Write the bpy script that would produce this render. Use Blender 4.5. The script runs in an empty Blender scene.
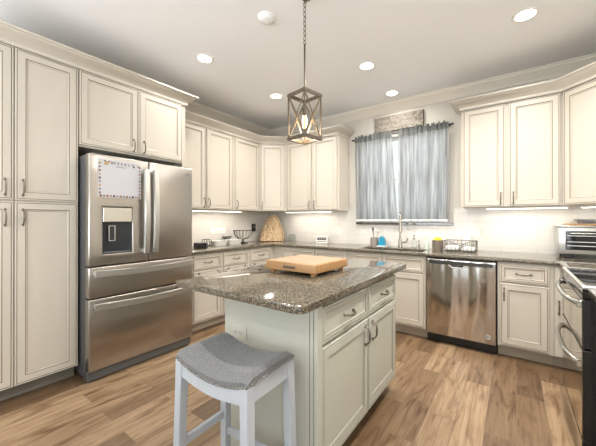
import bpy, bmesh, math, random
from mathutils import Vector, Matrix
random.seed(7)
SC = bpy.context.scene
COL = SC.collection
PI = math.pi

# ------------------------------------------------------------------ camera, light, exposure
cam_d = bpy.data.cameras.new('camera')
cam = bpy.data.objects.new('camera', cam_d)
COL.objects.link(cam)
cam.location = (3.4589, -3.9196, 1.2632)
cam.rotation_euler = (PI / 2 + 0.0016, 0, 0.6283)
cam_d.sensor_width = 36
cam_d.lens = 296.07 / 596 * 36
cam_d.shift_y = -3.9 / 596
cam_d.clip_start = 0.02
SC.camera = cam
SC.view_settings.view_transform = 'Standard'
SC.view_settings.look = 'None'
SC.view_settings.gamma = 1
SC.view_settings.use_curve_mapping = False
SC.view_settings.exposure = 0.6

world = bpy.data.worlds.new('daylight')
SC.world = world
world.use_nodes = True
wn = world.node_tree.nodes
bg = wn['Background']
sky = wn.new('ShaderNodeTexSky')
sky.sky_type = 'HOSEK_WILKIE'
sky.turbidity = 5
sky.sun_direction = Vector((0.3, -0.6, 0.75)).normalized()
mx = wn.new('ShaderNodeMixRGB')
mx.inputs[0].default_value = 0.95
mx.inputs[2].default_value = (0.95, 0.97, 1.0, 1)
world.node_tree.links.new(sky.outputs[0], mx.inputs[1])
world.node_tree.links.new(mx.outputs[0], bg.inputs[0])
bg.inputs[1].default_value = 1.05


def area(name, loc, rot, sx, sy, power, col, shape='RECTANGLE', spread=PI):
    l = bpy.data.lights.new(name, 'AREA')
    l.shape = shape
    l.size = sx
    if shape in ('RECTANGLE', 'ELLIPSE'):
        l.size_y = sy
    l.energy = power
    l.color = col
    l.spread = spread
    o = bpy.data.objects.new(name, l)
    COL.objects.link(o)
    o.location = loc
    o.rotation_euler = rot
    return o


# daylight lamps: two added at unseen rear openings, one behind the kitchen window
area('ceiling_fill', (2.1, -6.42, 1.15), (PI / 2 + 1.3, 0, 0), 3.5, 2.0, 150, (0.94, 0.965, 1.0))  # added fill, aimed steeply up to brighten the ceiling
area('side_daylight', (4.36, -5.2, 1.5), (0, PI / 2, 0), 1.3, 1.5, 20, (0.95, 0.97, 1.0))
area('window_daylight', (2.26, 0.30, 1.85), (-PI / 2, 0, 0), 1.1, 1.1, 7, (0.97, 0.98, 1.0))


# ------------------------------------------------------------------ materials
def lin(c):
    return tuple(((v / 255) / 12.92 if v / 255 <= 0.04045 else ((v / 255 + 0.055) / 1.055) ** 2.4) for v in c) + (1,)


def newmat(name):
    m = bpy.data.materials.new(name)
    m.use_nodes = True
    nt = m.node_tree
    return m, nt, nt.nodes['Principled BSDF'], nt.nodes, nt.links


def mat(name, rgb, rough=0.5, metal=0.0, var=0.04, scale=6.0, stretch=(1, 1, 1), emit=0.0, bump=0.0, alpha=None, coat=0.0, rvar=0.0):
    m, nt, b, n, l = newmat(name)
    c = lin(rgb)
    tc = n.new('ShaderNodeTexCoord')
    mp = n.new('ShaderNodeMapping')
    mp.inputs['Scale'].default_value = stretch
    nz = n.new('ShaderNodeTexNoise')
    nz.inputs['Scale'].default_value = scale
    nz.inputs['Detail'].default_value = 4
    l.new(tc.outputs['Object'], mp.inputs[0])
    l.new(mp.outputs[0], nz.inputs['Vector'])
    mixn = n.new('ShaderNodeMixRGB')
    mixn.inputs[1].default_value = tuple(max(0, v * (1 - var)) for v in c[:3]) + (1,)
    mixn.inputs[2].default_value = tuple(min(1, v * (1 + var)) for v in c[:3]) + (1,)
    l.new(nz.outputs[0], mixn.inputs[0])
    l.new(mixn.outputs[0], b.inputs['Base Color'])
    b.inputs['Roughness'].default_value = rough
    b.inputs['Metallic'].default_value = metal
    if coat:
        b.inputs['Coat Weight'].default_value = coat
    if rvar:
        mr = n.new('ShaderNodeMapRange')
        mr.inputs[3].default_value = max(0.02, rough - rvar)
        mr.inputs[4].default_value = rough + rvar
        l.new(nz.outputs[0], mr.inputs[0])
        l.new(mr.outputs[0], b.inputs['Roughness'])
    if bump:
        bp = n.new('ShaderNodeBump')
        bp.inputs['Strength'].default_value = bump
        bp.inputs['Distance'].default_value = 0.01
        l.new(nz.outputs[0], bp.inputs['Height'])
        l.new(bp.outputs[0], b.inputs['Normal'])
    if emit:
        b.inputs['Emission Color'].default_value = c
        b.inputs['Emission Strength'].default_value = emit
    return m


def ramp(n, stops):
    r = n.new('ShaderNodeValToRGB')
    e = r.color_ramp.elements
    while len(e) < len(stops):
        e.new(0.5)
    for i, (p, c) in enumerate(stops):
        e[i].position = p
        e[i].color = lin(c)
    return r


def m_granite():
    m, nt, b, n, l = newmat('granite')
    tc = n.new('ShaderNodeTexCoord')
    v = n.new('ShaderNodeTexVoronoi')
    v.inputs['Scale'].default_value = 300
    l.new(tc.outputs['Object'], v.inputs['Vector'])
    sep = n.new('ShaderNodeSeparateColor')
    l.new(v.outputs['Color'], sep.inputs[0])
    r = ramp(n, [(0.0, (16, 19, 19)), (0.34, (38, 39, 37)), (0.50, (84, 77, 65)), (0.76, (116, 104, 85)), (0.95, (164, 154, 136))])
    l.new(sep.outputs[0], r.inputs[0])
    nz = n.new('ShaderNodeTexNoise')
    nz.inputs['Scale'].default_value = 22
    nz.inputs['Detail'].default_value = 8
    l.new(tc.outputs['Object'], nz.inputs['Vector'])
    r2 = ramp(n, [(0.35, (72, 68, 62)), (0.52, (104, 95, 82)), (0.7, (124, 115, 100))])
    l.new(nz.outputs[0], r2.inputs[0])
    mixn = n.new('ShaderNodeMixRGB')
    mixn.inputs[0].default_value = 0.15
    l.new(r.outputs[0], mixn.inputs[1])
    l.new(r2.outputs[0], mixn.inputs[2])
    l.new(mixn.outputs[0], b.inputs['Base Color'])
    b.inputs['Roughness'].default_value = 0.06
    b.inputs['IOR'].default_value = 1.6
    return m


def m_floor():
    m, nt, b, n, l = newmat('wood_tile')
    tc = n.new('ShaderNodeTexCoord')
    sx = n.new('ShaderNodeSeparateXYZ')
    l.new(tc.outputs['Object'], sx.inputs[0])
    cx = n.new('ShaderNodeCombineXYZ')
    l.new(sx.outputs[1], cx.inputs[0])
    l.new(sx.outputs[0], cx.inputs[1])
    br = n.new('ShaderNodeTexBrick')
    br.offset = 0.37
    br.inputs['Scale'].default_value = 1
    br.inputs['Brick Width'].default_value = 0.92
    br.inputs['Row Height'].default_value = 0.158
    br.inputs['Mortar Size'].default_value = 0.0022
    br.inputs['Mortar Smooth'].default_value = 0.2
    br.inputs['Bias'].default_value = 0.0
    br.inputs['Color1'].default_value = (0, 0, 0, 1)
    br.inputs['Color2'].default_value = (1, 1, 1, 1)
    br.inputs['Mortar'].default_value = (0.5, 0.5, 0.5, 1)
    l.new(cx.outputs[0], br.inputs['Vector'])
    tone = ramp(n, [(0.0, (106, 86, 65)), (0.35, (125, 104, 80)), (0.65, (142, 120, 95)), (1.0, (163, 142, 116))])
    l.new(br.outputs['Color'], tone.inputs[0])
    # grain: long streaks along the plank, shifted plank by plank
    sc = n.new('ShaderNodeVectorMath')
    sc.operation = 'MULTIPLY'
    sc.inputs[1].default_value = (1.5, 24, 1)
    l.new(cx.outputs[0], sc.inputs[0])
    off = n.new('ShaderNodeVectorMath')
    off.operation = 'ADD'
    comb = n.new('ShaderNodeCombineXYZ')
    mm = n.new('ShaderNodeMath')
    mm.operation = 'MULTIPLY'
    mm.inputs[1].default_value = 37.0
    sc1 = n.new('ShaderNodeSeparateColor')
    l.new(br.outputs['Color'], sc1.inputs[0])
    l.new(sc1.outputs[0], mm.inputs[0])
    l.new(mm.outputs[0], comb.inputs[0])
    l.new(mm.outputs[0], comb.inputs[2])
    l.new(sc.outputs[0], off.inputs[0])
    l.new(comb.outputs[0], off.inputs[1])
    nz = n.new('ShaderNodeTexNoise')
    nz.inputs['Scale'].default_value = 1.6
    nz.inputs['Detail'].default_value = 7
    nz.inputs['Roughness'].default_value = 0.62
    nz.inputs['Distortion'].default_value = 0.7
    l.new(off.outputs[0], nz.inputs['Vector'])
    gr = ramp(n, [(0.26, (150, 124, 102)), (0.42, (214, 199, 182)), (0.58, (242, 235, 227)), (0.75, (255, 253, 249))])
    l.new(nz.outputs[0], gr.inputs[0])
    mul = n.new('ShaderNodeMixRGB')
    mul.blend_type = 'MULTIPLY'
    mul.inputs[0].default_value = 0.85
    l.new(tone.outputs[0], mul.inputs[1])
    l.new(gr.outputs[0], mul.inputs[2])
    # soft darker knots and clouds
    nk = n.new('ShaderNodeTexNoise')
    nk.inputs['Scale'].default_value = 4.5
    nk.inputs['Detail'].default_value = 3
    nk.inputs['Distortion'].default_value = 1.2
    sc2 = n.new('ShaderNodeVectorMath')
    sc2.operation = 'MULTIPLY'
    sc2.inputs[1].default_value = (0.4, 0.12, 1)
    l.new(off.outputs[0], sc2.inputs[0])
    l.new(sc2.outputs[0], nk.inputs['Vector'])
    kr = ramp(n, [(0.30, (178, 158, 138)), (0.50, (255, 255, 255))])
    l.new(nk.outputs[0], kr.inputs[0])
    mul2 = n.new('ShaderNodeMixRGB')
    mul2.blend_type = 'MULTIPLY'
    mul2.inputs[0].default_value = 0.8
    l.new(mul.outputs[0], mul2.inputs[1])
    l.new(kr.outputs[0], mul2.inputs[2])
    mul = mul2
    grout = n.new('ShaderNodeMixRGB')
    grout.inputs[2].default_value = lin((112, 92, 74))
    l.new(br.outputs['Fac'], grout.inputs[0])
    l.new(mul.outputs[0], grout.inputs[1])
    l.new(grout.outputs[0], b.inputs['Base Color'])
    b.inputs['Roughness'].default_value = 0.42
    bp = n.new('ShaderNodeBump')
    bp.inputs['Strength'].default_value = 0.25
    bp.inputs['Distance'].default_value = 0.003
    bp.invert = True
    l.new(br.outputs['Fac'], bp.inputs['Height'])
    l.new(bp.outputs[0], b.inputs['Normal'])
    return m


def m_tile(axis):
    m, nt, b, n, l = newmat('white_tile')
    tc = n.new('ShaderNodeTexCoord')
    sx = n.new('ShaderNodeSeparateXYZ')
    l.new(tc.outputs['Object'], sx.inputs[0])
    cx = n.new('ShaderNodeCombineXYZ')
    l.new(sx.outputs[axis], cx.inputs[0])
    l.new(sx.outputs[2], cx.inputs[1])
    br = n.new('ShaderNodeTexBrick')
    br.inputs['Scale'].default_value = 1
    br.inputs['Brick Width'].default_value = 0.305
    br.inputs['Row Height'].default_value = 0.0956
    br.inputs['Mortar Size'].default_value = 0.0018
    br.inputs['Color1'].default_value = lin((223, 219, 212))
    br.inputs['Color2'].default_value = lin((217, 213, 206))
    br.inputs['Mortar'].default_value = lin((203, 198, 190))
    l.new(cx.outputs[0], br.inputs['Vector'])
    l.new(br.outputs['Color'], b.inputs['Base Color'])
    b.inputs['Roughness'].default_value = 0.22
    bp = n.new('ShaderNodeBump')
    bp.inputs['Strength'].default_value = 0.3
    bp.inputs['Distance'].default_value = 0.002
    bp.invert = True
    l.new(br.outputs['Fac'], bp.inputs['Height'])
    l.new(bp.outputs[0], b.inputs['Normal'])
    return m


def m_steel(name, rgb=(178, 173, 167), rough=0.28, wave=0.0, stretch=(1, 1, 60), wscale=2.4):
    m, nt, b, n, l = newmat(name)
    tc = n.new('ShaderNodeTexCoord')
    mp = n.new('ShaderNodeMapping')
    mp.inputs['Scale'].default_value = stretch
    nz = n.new('ShaderNodeTexNoise')
    nz.inputs['Scale'].default_value = 9
    nz.inputs['Detail'].default_value = 3
    l.new(tc.outputs['Object'], mp.inputs[0])
    l.new(mp.outputs[0], nz.inputs['Vector'])
    mr = n.new('ShaderNodeMapRange')
    mr.inputs[3].default_value = rough - 0.012
    mr.inputs[4].default_value = rough + 0.015
    l.new(nz.outputs[0], mr.inputs[0])
    l.new(mr.outputs[0], b.inputs['Roughness'])
    b.inputs['Base Color'].default_value = lin(rgb)
    b.inputs['Metallic'].default_value = 1
    b.inputs['Anisotropic'].default_value = 0.5
    if wave:
        mp2 = n.new('ShaderNodeMapping')
        mp2.inputs['Scale'].default_value = (1, 1, 0.13)
        n2 = n.new('ShaderNodeTexNoise')
        n2.inputs['Scale'].default_value = wscale
        n2.inputs['Detail'].default_value = 1
        l.new(tc.outputs['Object'], mp2.inputs[0])
        l.new(mp2.outputs[0], n2.inputs['Vector'])
        bp = n.new('ShaderNodeBump')
        bp.inputs['Strength'].default_value = wave
        bp.inputs['Distance'].default_value = 0.08
        l.new(n2.outputs[0], bp.inputs['Height'])
        l.new(bp.outputs[0], b.inputs['Normal'])
    return m


def m_wood(name, c1, c2, stretch=(2, 30, 30), rough=0.45):
    m, nt, b, n, l = newmat(name)
    tc = n.new('ShaderNodeTexCoord')
    mp = n.new('ShaderNodeMapping')
    mp.inputs['Scale'].default_value = stretch
    nz = n.new('ShaderNodeTexNoise')
    nz.inputs['Scale'].default_value = 2
    nz.inputs['Detail'].default_value = 6
    nz.inputs['Distortion'].default_value = 0.6
    l.new(tc.outputs['Object'], mp.inputs[0])
    l.new(mp.outputs[0], nz.inputs['Vector'])
    r = ramp(n, [(0.3, c1), (0.7, c2)])
    l.new(nz.outputs[0], r.inputs[0])
    l.new(r.outputs[0], b.inputs['Base Color'])
    b.inputs['Roughness'].default_value = rough
    return m


def m_fabric(name, c1, c2, scale=420):
    m, nt, b, n, l = newmat(name)
    tc = n.new('ShaderNodeTexCoord')
    out = []
    for st in ((1, 0.12, 1), (0.12, 1, 1)):
        mp = n.new('ShaderNodeMapping')
        mp.inputs['Scale'].default_value = st
        nz = n.new('ShaderNodeTexNoise')
        nz.inputs['Scale'].default_value = scale
        nz.inputs['Detail'].default_value = 2
        l.new(tc.outputs['Object'], mp.inputs[0])
        l.new(mp.outputs[0], nz.inputs['Vector'])
        out.append(nz)
    ad = n.new('ShaderNodeMath')
    ad.operation = 'ADD'
    l.new(out[0].outputs[0], ad.inputs[0])
    l.new(out[1].outputs[0], ad.inputs[1])
    hf = n.new('ShaderNodeMath')
    hf.operation = 'MULTIPLY'
    hf.inputs[1].default_value = 0.5
    l.new(ad.outputs[0], hf.inputs[0])
    r = ramp(n, [(0.36, c1), (0.62, c2)])
    l.new(hf.outputs[0], r.inputs[0])
    l.new(r.outputs[0], b.inputs['Base Color'])
    b.inputs['Roughness'].default_value = 0.9
    b.inputs['Sheen Weight'].default_value = 0.2
    bp = n.new('ShaderNodeBump')
    bp.inputs['Strength'].default_value = 0.25
    bp.inputs['Distance'].default_value = 0.002
    l.new(hf.outputs[0], bp.inputs['Height'])
    l.new(bp.outputs[0], b.inputs['Normal'])
    return m


def m_sheer(name, rgb, trans=0.5, clear=0.12):
    m, nt, b, n, l = newmat(name)
    n.remove(b)
    d = n.new('ShaderNodeBsdfDiffuse')
    t = n.new('ShaderNodeBsdfTranslucent')
    tr = n.new('ShaderNodeBsdfTransparent')
    tc = n.new('ShaderNodeTexCoord')
    mp = n.new('ShaderNodeMapping')
    mp.inputs['Scale'].default_value = (17, 1, 1)
    nz = n.new('ShaderNodeTexNoise')
    nz.inputs['Scale'].default_value = 2
    l.new(tc.outputs['Object'], mp.inputs[0])
    l.new(mp.outputs[0], nz.inputs['Vector'])
    r = ramp(n, [(0.3, tuple(int(v * 0.74) for v in rgb)), (0.7, rgb)])  # darker vertical bands put fold shade into the cloth colour
    l.new(nz.outputs[0], r.inputs[0])
    l.new(r.outputs[0], d.inputs[0])
    l.new(r.outputs[0], t.inputs[0])
    a = n.new('ShaderNodeMixShader')
    a.inputs[0].default_value = trans
    l.new(d.outputs[0], a.inputs[1])
    l.new(t.outputs[0], a.inputs[2])
    c = n.new('ShaderNodeMixShader')
    c.inputs[0].default_value = clear
    l.new(a.outputs[0], c.inputs[1])
    l.new(tr.outputs[0], c.inputs[2])
    l.new(c.outputs[0], n['Material Output'].inputs[0])
    return m


def m_glass(name, tint=(235, 240, 240), gloss=0.1):
    m, nt, b, n, l = newmat(name)
    n.remove(b)
    tr = n.new('ShaderNodeBsdfTransparent')
    tr.inputs[0].default_value = lin(tint)
    g = n.new('ShaderNodeBsdfGlossy')
    g.inputs['Roughness'].default_value = 0.03
    mxs = n.new('ShaderNodeMixShader')
    lw = n.new('ShaderNodeLayerWeight')
    lw.inputs[0].default_value = gloss
    l.new(lw.outputs['Fresnel'], mxs.inputs[0])
    l.new(tr.outputs[0], mxs.inputs[1])
    l.new(g.outputs[0], mxs.inputs[2])
    l.new(mxs.outputs[0], n['Material Output'].inputs[0])
    return m


def m_sign(name):
    m, nt, b, n, l = newmat(name)
    tc = n.new('ShaderNodeTexCoord')
    nz = n.new('ShaderNodeTexNoise')
    nz.inputs['Scale'].default_value = 26
    nz.inputs['Detail'].default_value = 5
    nz.inputs['Distortion'].default_value = 1.8
    l.new(tc.outputs['Object'], nz.inputs['Vector'])
    r = ramp(n, [(0.38, (98, 88, 78)), (0.5, (128, 120, 110)), (0.62, (160, 154, 144))])
    l.new(nz.outputs[0], r.inputs[0])
    l.new(r.outputs[0], b.inputs['Base Color'])
    b.inputs['Roughness'].default_value = 0.8
    return m


def m_wicker(name):
    m, nt, b, n, l = newmat(name)
    tc = n.new('ShaderNodeTexCoord')
    v = n.new('ShaderNodeTexVoronoi')
    v.inputs['Scale'].default_value = 62
    l.new(tc.outputs['Object'], v.inputs['Vector'])
    r = ramp(n, [(0.0, (240, 222, 194)), (0.45, (220, 196, 160)), (0.85, (158, 126, 92))])
    l.new(v.outputs['Distance'], r.inputs[0])
    mul = n.new('ShaderNodeMath')
    mul.operation = 'MULTIPLY'
    mul.inputs[1].default_value = 1.3
    l.new(v.outputs['Distance'], mul.inputs[0])
    l.new(mul.outputs[0], r.inputs[0])
    l.new(r.outputs[0], b.inputs['Base Color'])
    b.inputs['Roughness'].default_value = 0.85
    bp = n.new('ShaderNodeBump')
    bp.invert = True
    bp.inputs['Strength'].default_value = 0.8
    bp.inputs['Distance'].default_value = 0.01
    l.new(v.outputs['Distance'], bp.inputs['Height'])
    l.new(bp.outputs[0], b.inputs['Normal'])
    return m


M = {}
M['cream'] = mat('cream_paint', (194, 187, 175), 0.38, var=0.02, scale=3)
M['glaze'] = mat('brown_glaze', (116, 101, 82), 0.45, var=0.1, scale=20)
M['island'] = mat('island_paint', (180, 181, 170), 0.4, var=0.02, scale=3)
M['island_glaze'] = mat('island_glaze', (128, 124, 110), 0.45, var=0.1, scale=20)
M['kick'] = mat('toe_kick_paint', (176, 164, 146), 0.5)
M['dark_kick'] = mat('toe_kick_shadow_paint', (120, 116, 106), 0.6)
M['wall'] = mat('grey_wall_paint', (208, 203, 194), 0.7, var=0.015, scale=2)
M['ceiling'] = mat('ceiling_paint', (238, 238, 238), 0.8, var=0.012, scale=1.2)
M['trim'] = mat('trim_paint', (226, 219, 207), 0.5, var=0.015)
M['granite'] = m_granite()
M['floor'] = m_floor()
M['tile_x'] = m_tile(0)
M['tile_y'] = m_tile(1)
M['steel'] = m_steel('brushed_steel')
M['steel_dw'] = m_steel('wavy_brushed_steel', (208, 204, 199), 0.17, wave=0.55, wscale=7)
M['steel_h'] = m_steel('polished_steel', (206, 206, 203), 0.36)
M['steel_dark'] = mat('dark_grey_metal', (104, 106, 108), 0.45, 0.6)
M['black'] = mat('black_plastic', (22, 22, 23), 0.35)
M['black_glass'] = mat('black_glass', (12, 12, 13), 0.06, var=0.0, coat=0.3)
M['mirror_glass'] = m_steel('mirrored_oven_glass', (196, 188, 174), 0.06)
M['pewter'] = mat('pewter', (126, 119, 108), 0.32, 0.9, var=0.12, scale=90)
M['chrome'] = mat('chrome', (206, 206, 204), 0.12, 1.0, var=0.01)
M['nickel'] = mat('brushed_nickel', (176, 170, 160), 0.25, 1.0, var=0.03)
M['white_pl'] = mat('white_plastic', (236, 234, 228), 0.35)
M['ivory_pl'] = mat('ivory_plastic', (225, 220, 210), 0.35)
M['maple'] = m_wood('maple', (148, 108, 68), (172, 134, 92))
M['maple_end'] = m_wood('maple_end_grain', (150, 124, 98), (172, 146, 118), (14, 14, 14))
M['lantern'] = m_wood('weathered_wood_lit', (82, 72, 57), (118, 106, 87), (20, 20, 4), 0.5)  # paler copy puts the bulb's light on the braces
M['lantern_shaded'] = m_wood('weathered_wood_shaded', (62, 52, 40), (92, 80, 64), (20, 20, 4), 0.5)  # darker copy of the wood puts shade on posts and frames
M['lantern_metal'] = mat('aged_bronze', (92, 80, 64), 0.4, 0.7)
M['bulb'] = mat('bulb_glow', (255, 214, 150), 0.3, emit=14)
M['led'] = mat('led_strip', (255, 246, 232), 0.3, emit=5)
M['can_glow'] = mat('can_glow', (255, 246, 230), 0.3, emit=9)
M['fabric'] = m_fabric('grey_linen', (82, 83, 85), (118, 119, 120))
M['stool'] = mat('whitewashed_wood', (172, 178, 185), 0.5, var=0.08, scale=5, stretch=(9, 9, 1))
M['nail'] = mat('silver_nailhead', (150, 148, 142), 0.35, 0.9)
M['sheer'] = m_sheer('sheer_curtain', (188, 189, 189), 0.5, 0.06)
M['ruffle'] = m_sheer('gathered_header', (140, 143, 141), 0.2, 0.0)  # darker grey carries the backlit look of the gathered cloth
M['glass'] = m_glass('window_glass')
M['jar_glass'] = m_glass('jar_glass', (246, 248, 247), 0.06)
M['sign'] = m_sign('distressed_sign_face')
M['sign_edge'] = mat('sign_edge_wood', (84, 72, 60), 0.7)
M['sign_script'] = mat('worn_pale_lettering', (168, 162, 152), 0.8, var=0.15, scale=60)
M['wicker'] = m_wicker('woven_seagrass')
M['blue'] = mat('blue_plastic', (30, 142, 178), 0.3)
M['grey_cup'] = mat('grey_stoneware', (138, 130, 124), 0.5)
M['green_glass'] = mat('pale_green_plastic', (198, 214, 196), 0.25)
M['brown_jar'] = mat('smoky_brown_glass', (118, 106, 96), 0.2)
M['yellow'] = mat('yellow_scrubber', (238, 216, 40), 0.7, var=0.1, scale=60)
M['wire'] = mat('dark_wire', (84, 80, 76), 0.4, 0.7)
M['cloth'] = mat('white_cotton', (244, 243, 240), 0.9, bump=0.3, scale=40)
M['grey_tray'] = mat('pale_grey_ceramic', (206, 204, 198), 0.35)
M['grey_bowl'] = mat('slate_ceramic', (120, 120, 122), 0.4)
M['tan'] = mat('tan_food', (196, 164, 110), 0.7, var=0.15, scale=40)
M['board_white'] = mat('dry_erase_white', (190, 190, 195), 0.3, var=0.01)
M['ink_brown'] = mat('brown_print', (124, 92, 66), 0.6)
M['ink_grey'] = mat('charcoal_print', (70, 66, 70), 0.6)
M['ink_blue'] = mat('blue_print', (120, 140, 170), 0.6)
M['ink_gold'] = mat('gold_print', (176, 146, 96), 0.6)
M['ink_red'] = mat('rust_print', (146, 96, 80), 0.6)
M['ink_black'] = mat('dark_label', (70, 66, 62), 0.6)
M['sink'] = mat('dark_composite_sink', (58, 54, 50), 0.4)
M['disp'] = mat('dispenser_grey', (44, 48, 52), 0.3)
M['disp_panel'] = m_steel('dispenser_panel', (206, 204, 196), 0.22)
M['strip_dark'] = mat('charcoal_control_strip', (50, 48, 45), 0.4)
M['plate_sage'] = mat('pale_sage_plastic', (186, 185, 174), 0.4)
M['vinyl'] = mat('white_vinyl', (240, 240, 240), 0.4)


# ------------------------------------------------------------------ mesh helpers
def link(name, bm, mats, parent=None, loc=(0, 0, 0), rot=(0, 0, 0), smooth=False):
    bmesh.ops.recalc_face_normals(bm, faces=bm.faces[:])
    me = bpy.data.meshes.new(name)
    bm.to_mesh(me)
    bm.free()
    if not isinstance(mats, (list, tuple)):
        mats = [mats]
    for m in mats:
        me.materials.append(M[m] if isinstance(m, str) else m)
    if smooth:
        for p in me.polygons:
            p.use_smooth = True
        try:
            me.set_sharp_from_angle(angle=math.radians(42))
        except Exception:
            pass
    o = bpy.data.objects.new(name, me)
    COL.objects.link(o)
    o.location = loc
    o.rotation_euler = rot
    if parent is not None:
        o.parent = parent
    return o


def thing(name, label, cat, loc=(0, 0, 0), rz=0, group=None):
    o = bpy.data.objects.new(name, None)
    o.empty_display_size = 0.1
    COL.objects.link(o)
    o.location = loc
    o.rotation_euler = (0, 0, rz)
    o['label'] = label
    o['category'] = cat
    if group:
        o['group'] = group
    return o


def tag(o, label, cat, group=None):
    o['label'] = label
    o['category'] = cat
    if group:
        o['group'] = group
    return o


def struct(o):
    o['kind'] = 'structure'
    return o


def B():
    return bmesh.new()


def box(bm, x0, x1, y0, y1, z0, z1, bev=0.0, mi=0, seg=1):
    vs = [bm.verts.new(p) for p in ((x0, y0, z0), (x1, y0, z0), (x1, y1, z0), (x0, y1, z0), (x0, y0, z1), (x1, y0, z1), (x1, y1, z1), (x0, y1, z1))]
    fs = [bm.faces.new([vs[i] for i in f]) for f in ((0, 3, 2, 1), (4, 5, 6, 7), (0, 1, 5, 4), (1, 2, 6, 5), (2, 3, 7, 6), (3, 0, 4, 7))]
    for f in fs:
        f.material_index = mi
    if bev:
        es = set()
        for f in fs:
            es.update(f.edges)
        r = bmesh.ops.bevel(bm, geom=list(es), offset=bev, segments=seg, affect='EDGES', profile=0.5)
        for f in r['faces']:
            f.material_index = mi
    return vs


def bx(*a, **k):
    bm = B()
    box(bm, *a, **k)
    return bm


def prism(bm, pts, z0, z1, mi=0, bev=0.0, seg=2):
    lo = [bm.verts.new((x, y, z0)) for x, y in pts]
    hi = [bm.verts.new((x, y, z1)) for x, y in pts]
    n = len(pts)
    fs = [bm.faces.new(lo[::-1]), bm.faces.new(hi)]
    for i in range(n):
        fs.append(bm.faces.new((lo[i], lo[(i + 1) % n], hi[(i + 1) % n], hi[i])))
    for f in fs:
        f.material_index = mi
    if bev:
        bmesh.ops.bevel(bm, geom=list(set(fs[0].edges) | set(fs[1].edges)), offset=bev, segments=seg, affect='EDGES', profile=0.5)


def tube(bm, pts, r, n=6, closed=False, mi=0, cap=True):
    pts = [Vector(p) for p in pts]
    rr = r if isinstance(r, (list, tuple)) else [r] * len(pts)
    N = len(pts)
    rings = []
    ref = None
    for i, p in enumerate(pts):
        if closed:
            t = pts[(i + 1) % N] - pts[i - 1]
        else:
            t = pts[min(i + 1, N - 1)] - pts[max(i - 1, 0)]
        if t.length < 1e-9:
            t = Vector((0, 0, 1))
        t.normalize()
        if ref is None:
            ref = Vector((0, 0, 1)) if abs(t.z) < 0.9 else Vector((1, 0, 0))
        s = t.cross(ref)
        if s.length < 1e-4:
            s = t.cross(Vector((0.3, 1, 0.2)))
        s.normalize()
        ref = s.cross(t).normalized()
        rings.append([bm.verts.new(p + (s * math.cos(a) + ref * math.sin(a)) * rr[i]) for a in [2 * PI * k / n for k in range(n)]])
    for i in range(N if closed else N - 1):
        a, b = rings[i], rings[(i + 1) % N]
        for k in range(n):
            f = bm.faces.new((a[k], a[(k + 1) % n], b[(k + 1) % n], b[k]))
            f.material_index = mi
    if not closed and cap:
        bm.faces.new(rings[0][::-1]).material_index = mi
        bm.faces.new(rings[-1]).material_index = mi


def lathe(bm, prof, cx=0, cy=0, n=24, mi=0, sx=1, sy=1):
    rings = []
    for r, z in prof:
        if r < 1e-6:
            rings.append([bm.verts.new((cx, cy, z))])
        else:
            rings.append([bm.verts.new((cx + sx * r * math.cos(2 * PI * k / n), cy + sy * r * math.sin(2 * PI * k / n), z)) for k in range(n)])
    for a, b in zip(rings, rings[1:]):
        for k in range(n):
            k2 = (k + 1) % n
            if len(a) == 1 and len(b) == 1:
                continue
            if len(a) == 1:
                f = bm.faces.new((a[0], b[k2], b[k]))
            elif len(b) == 1:
                f = bm.faces.new((a[k], a[k2], b[0]))
            else:
                f = bm.faces.new((a[k], a[k2], b[k2], b[k]))
            f.material_index = mi


def cells(xs, ys, inside, z0, z1, bev=0.0, seg=3, axis='z'):
    """rectilinear slab out of grid cells; axis names the thickness direction"""
    bm = B()
    P = {}

    def v(i, j, z):
        k = (i, j, z)
        if k not in P:
            a, b = xs[i], ys[j]
            P[k] = bm.verts.new((a, b, z) if axis == 'z' else ((a, z, b) if axis == 'y' else (z, a, b)))
        return P[k]
    ok = lambda i, j: 0 <= i < len(xs) - 1 and 0 <= j < len(ys) - 1 and inside((xs[i] + xs[i + 1]) / 2, (ys[j] + ys[j + 1]) / 2)
    tops = []
    for i in range(len(xs) - 1):
        for j in range(len(ys) - 1):
            if not ok(i, j):
                continue
            q = ((i, j), (i + 1, j), (i + 1, j + 1), (i, j + 1))
            tops.append(bm.faces.new([v(a, b, z1) for a, b in q]))
            bm.faces.new([v(a, b, z0) for a, b in reversed(q)])
            for (a, b), (c, d), nb in ((q[0], q[1], (i, j - 1)), (q[1], q[2], (i + 1, j)), (q[2], q[3], (i, j + 1)), (q[3], q[0], (i - 1, j))):
                if not ok(*nb):
                    bm.faces.new((v(a, b, z0), v(c, d, z0), v(c, d, z1), v(a, b, z1)))
    bmesh.ops.recalc_face_normals(bm, faces=bm.faces[:])
    if bev:
        es = [e for e in bm.edges if len(e.link_faces) == 2 and e.calc_face_angle(0) > 1.0]
        bmesh.ops.bevel(bm, geom=es, offset=bev, segments=seg, affect='EDGES', profile=0.5)
    return bm


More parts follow.
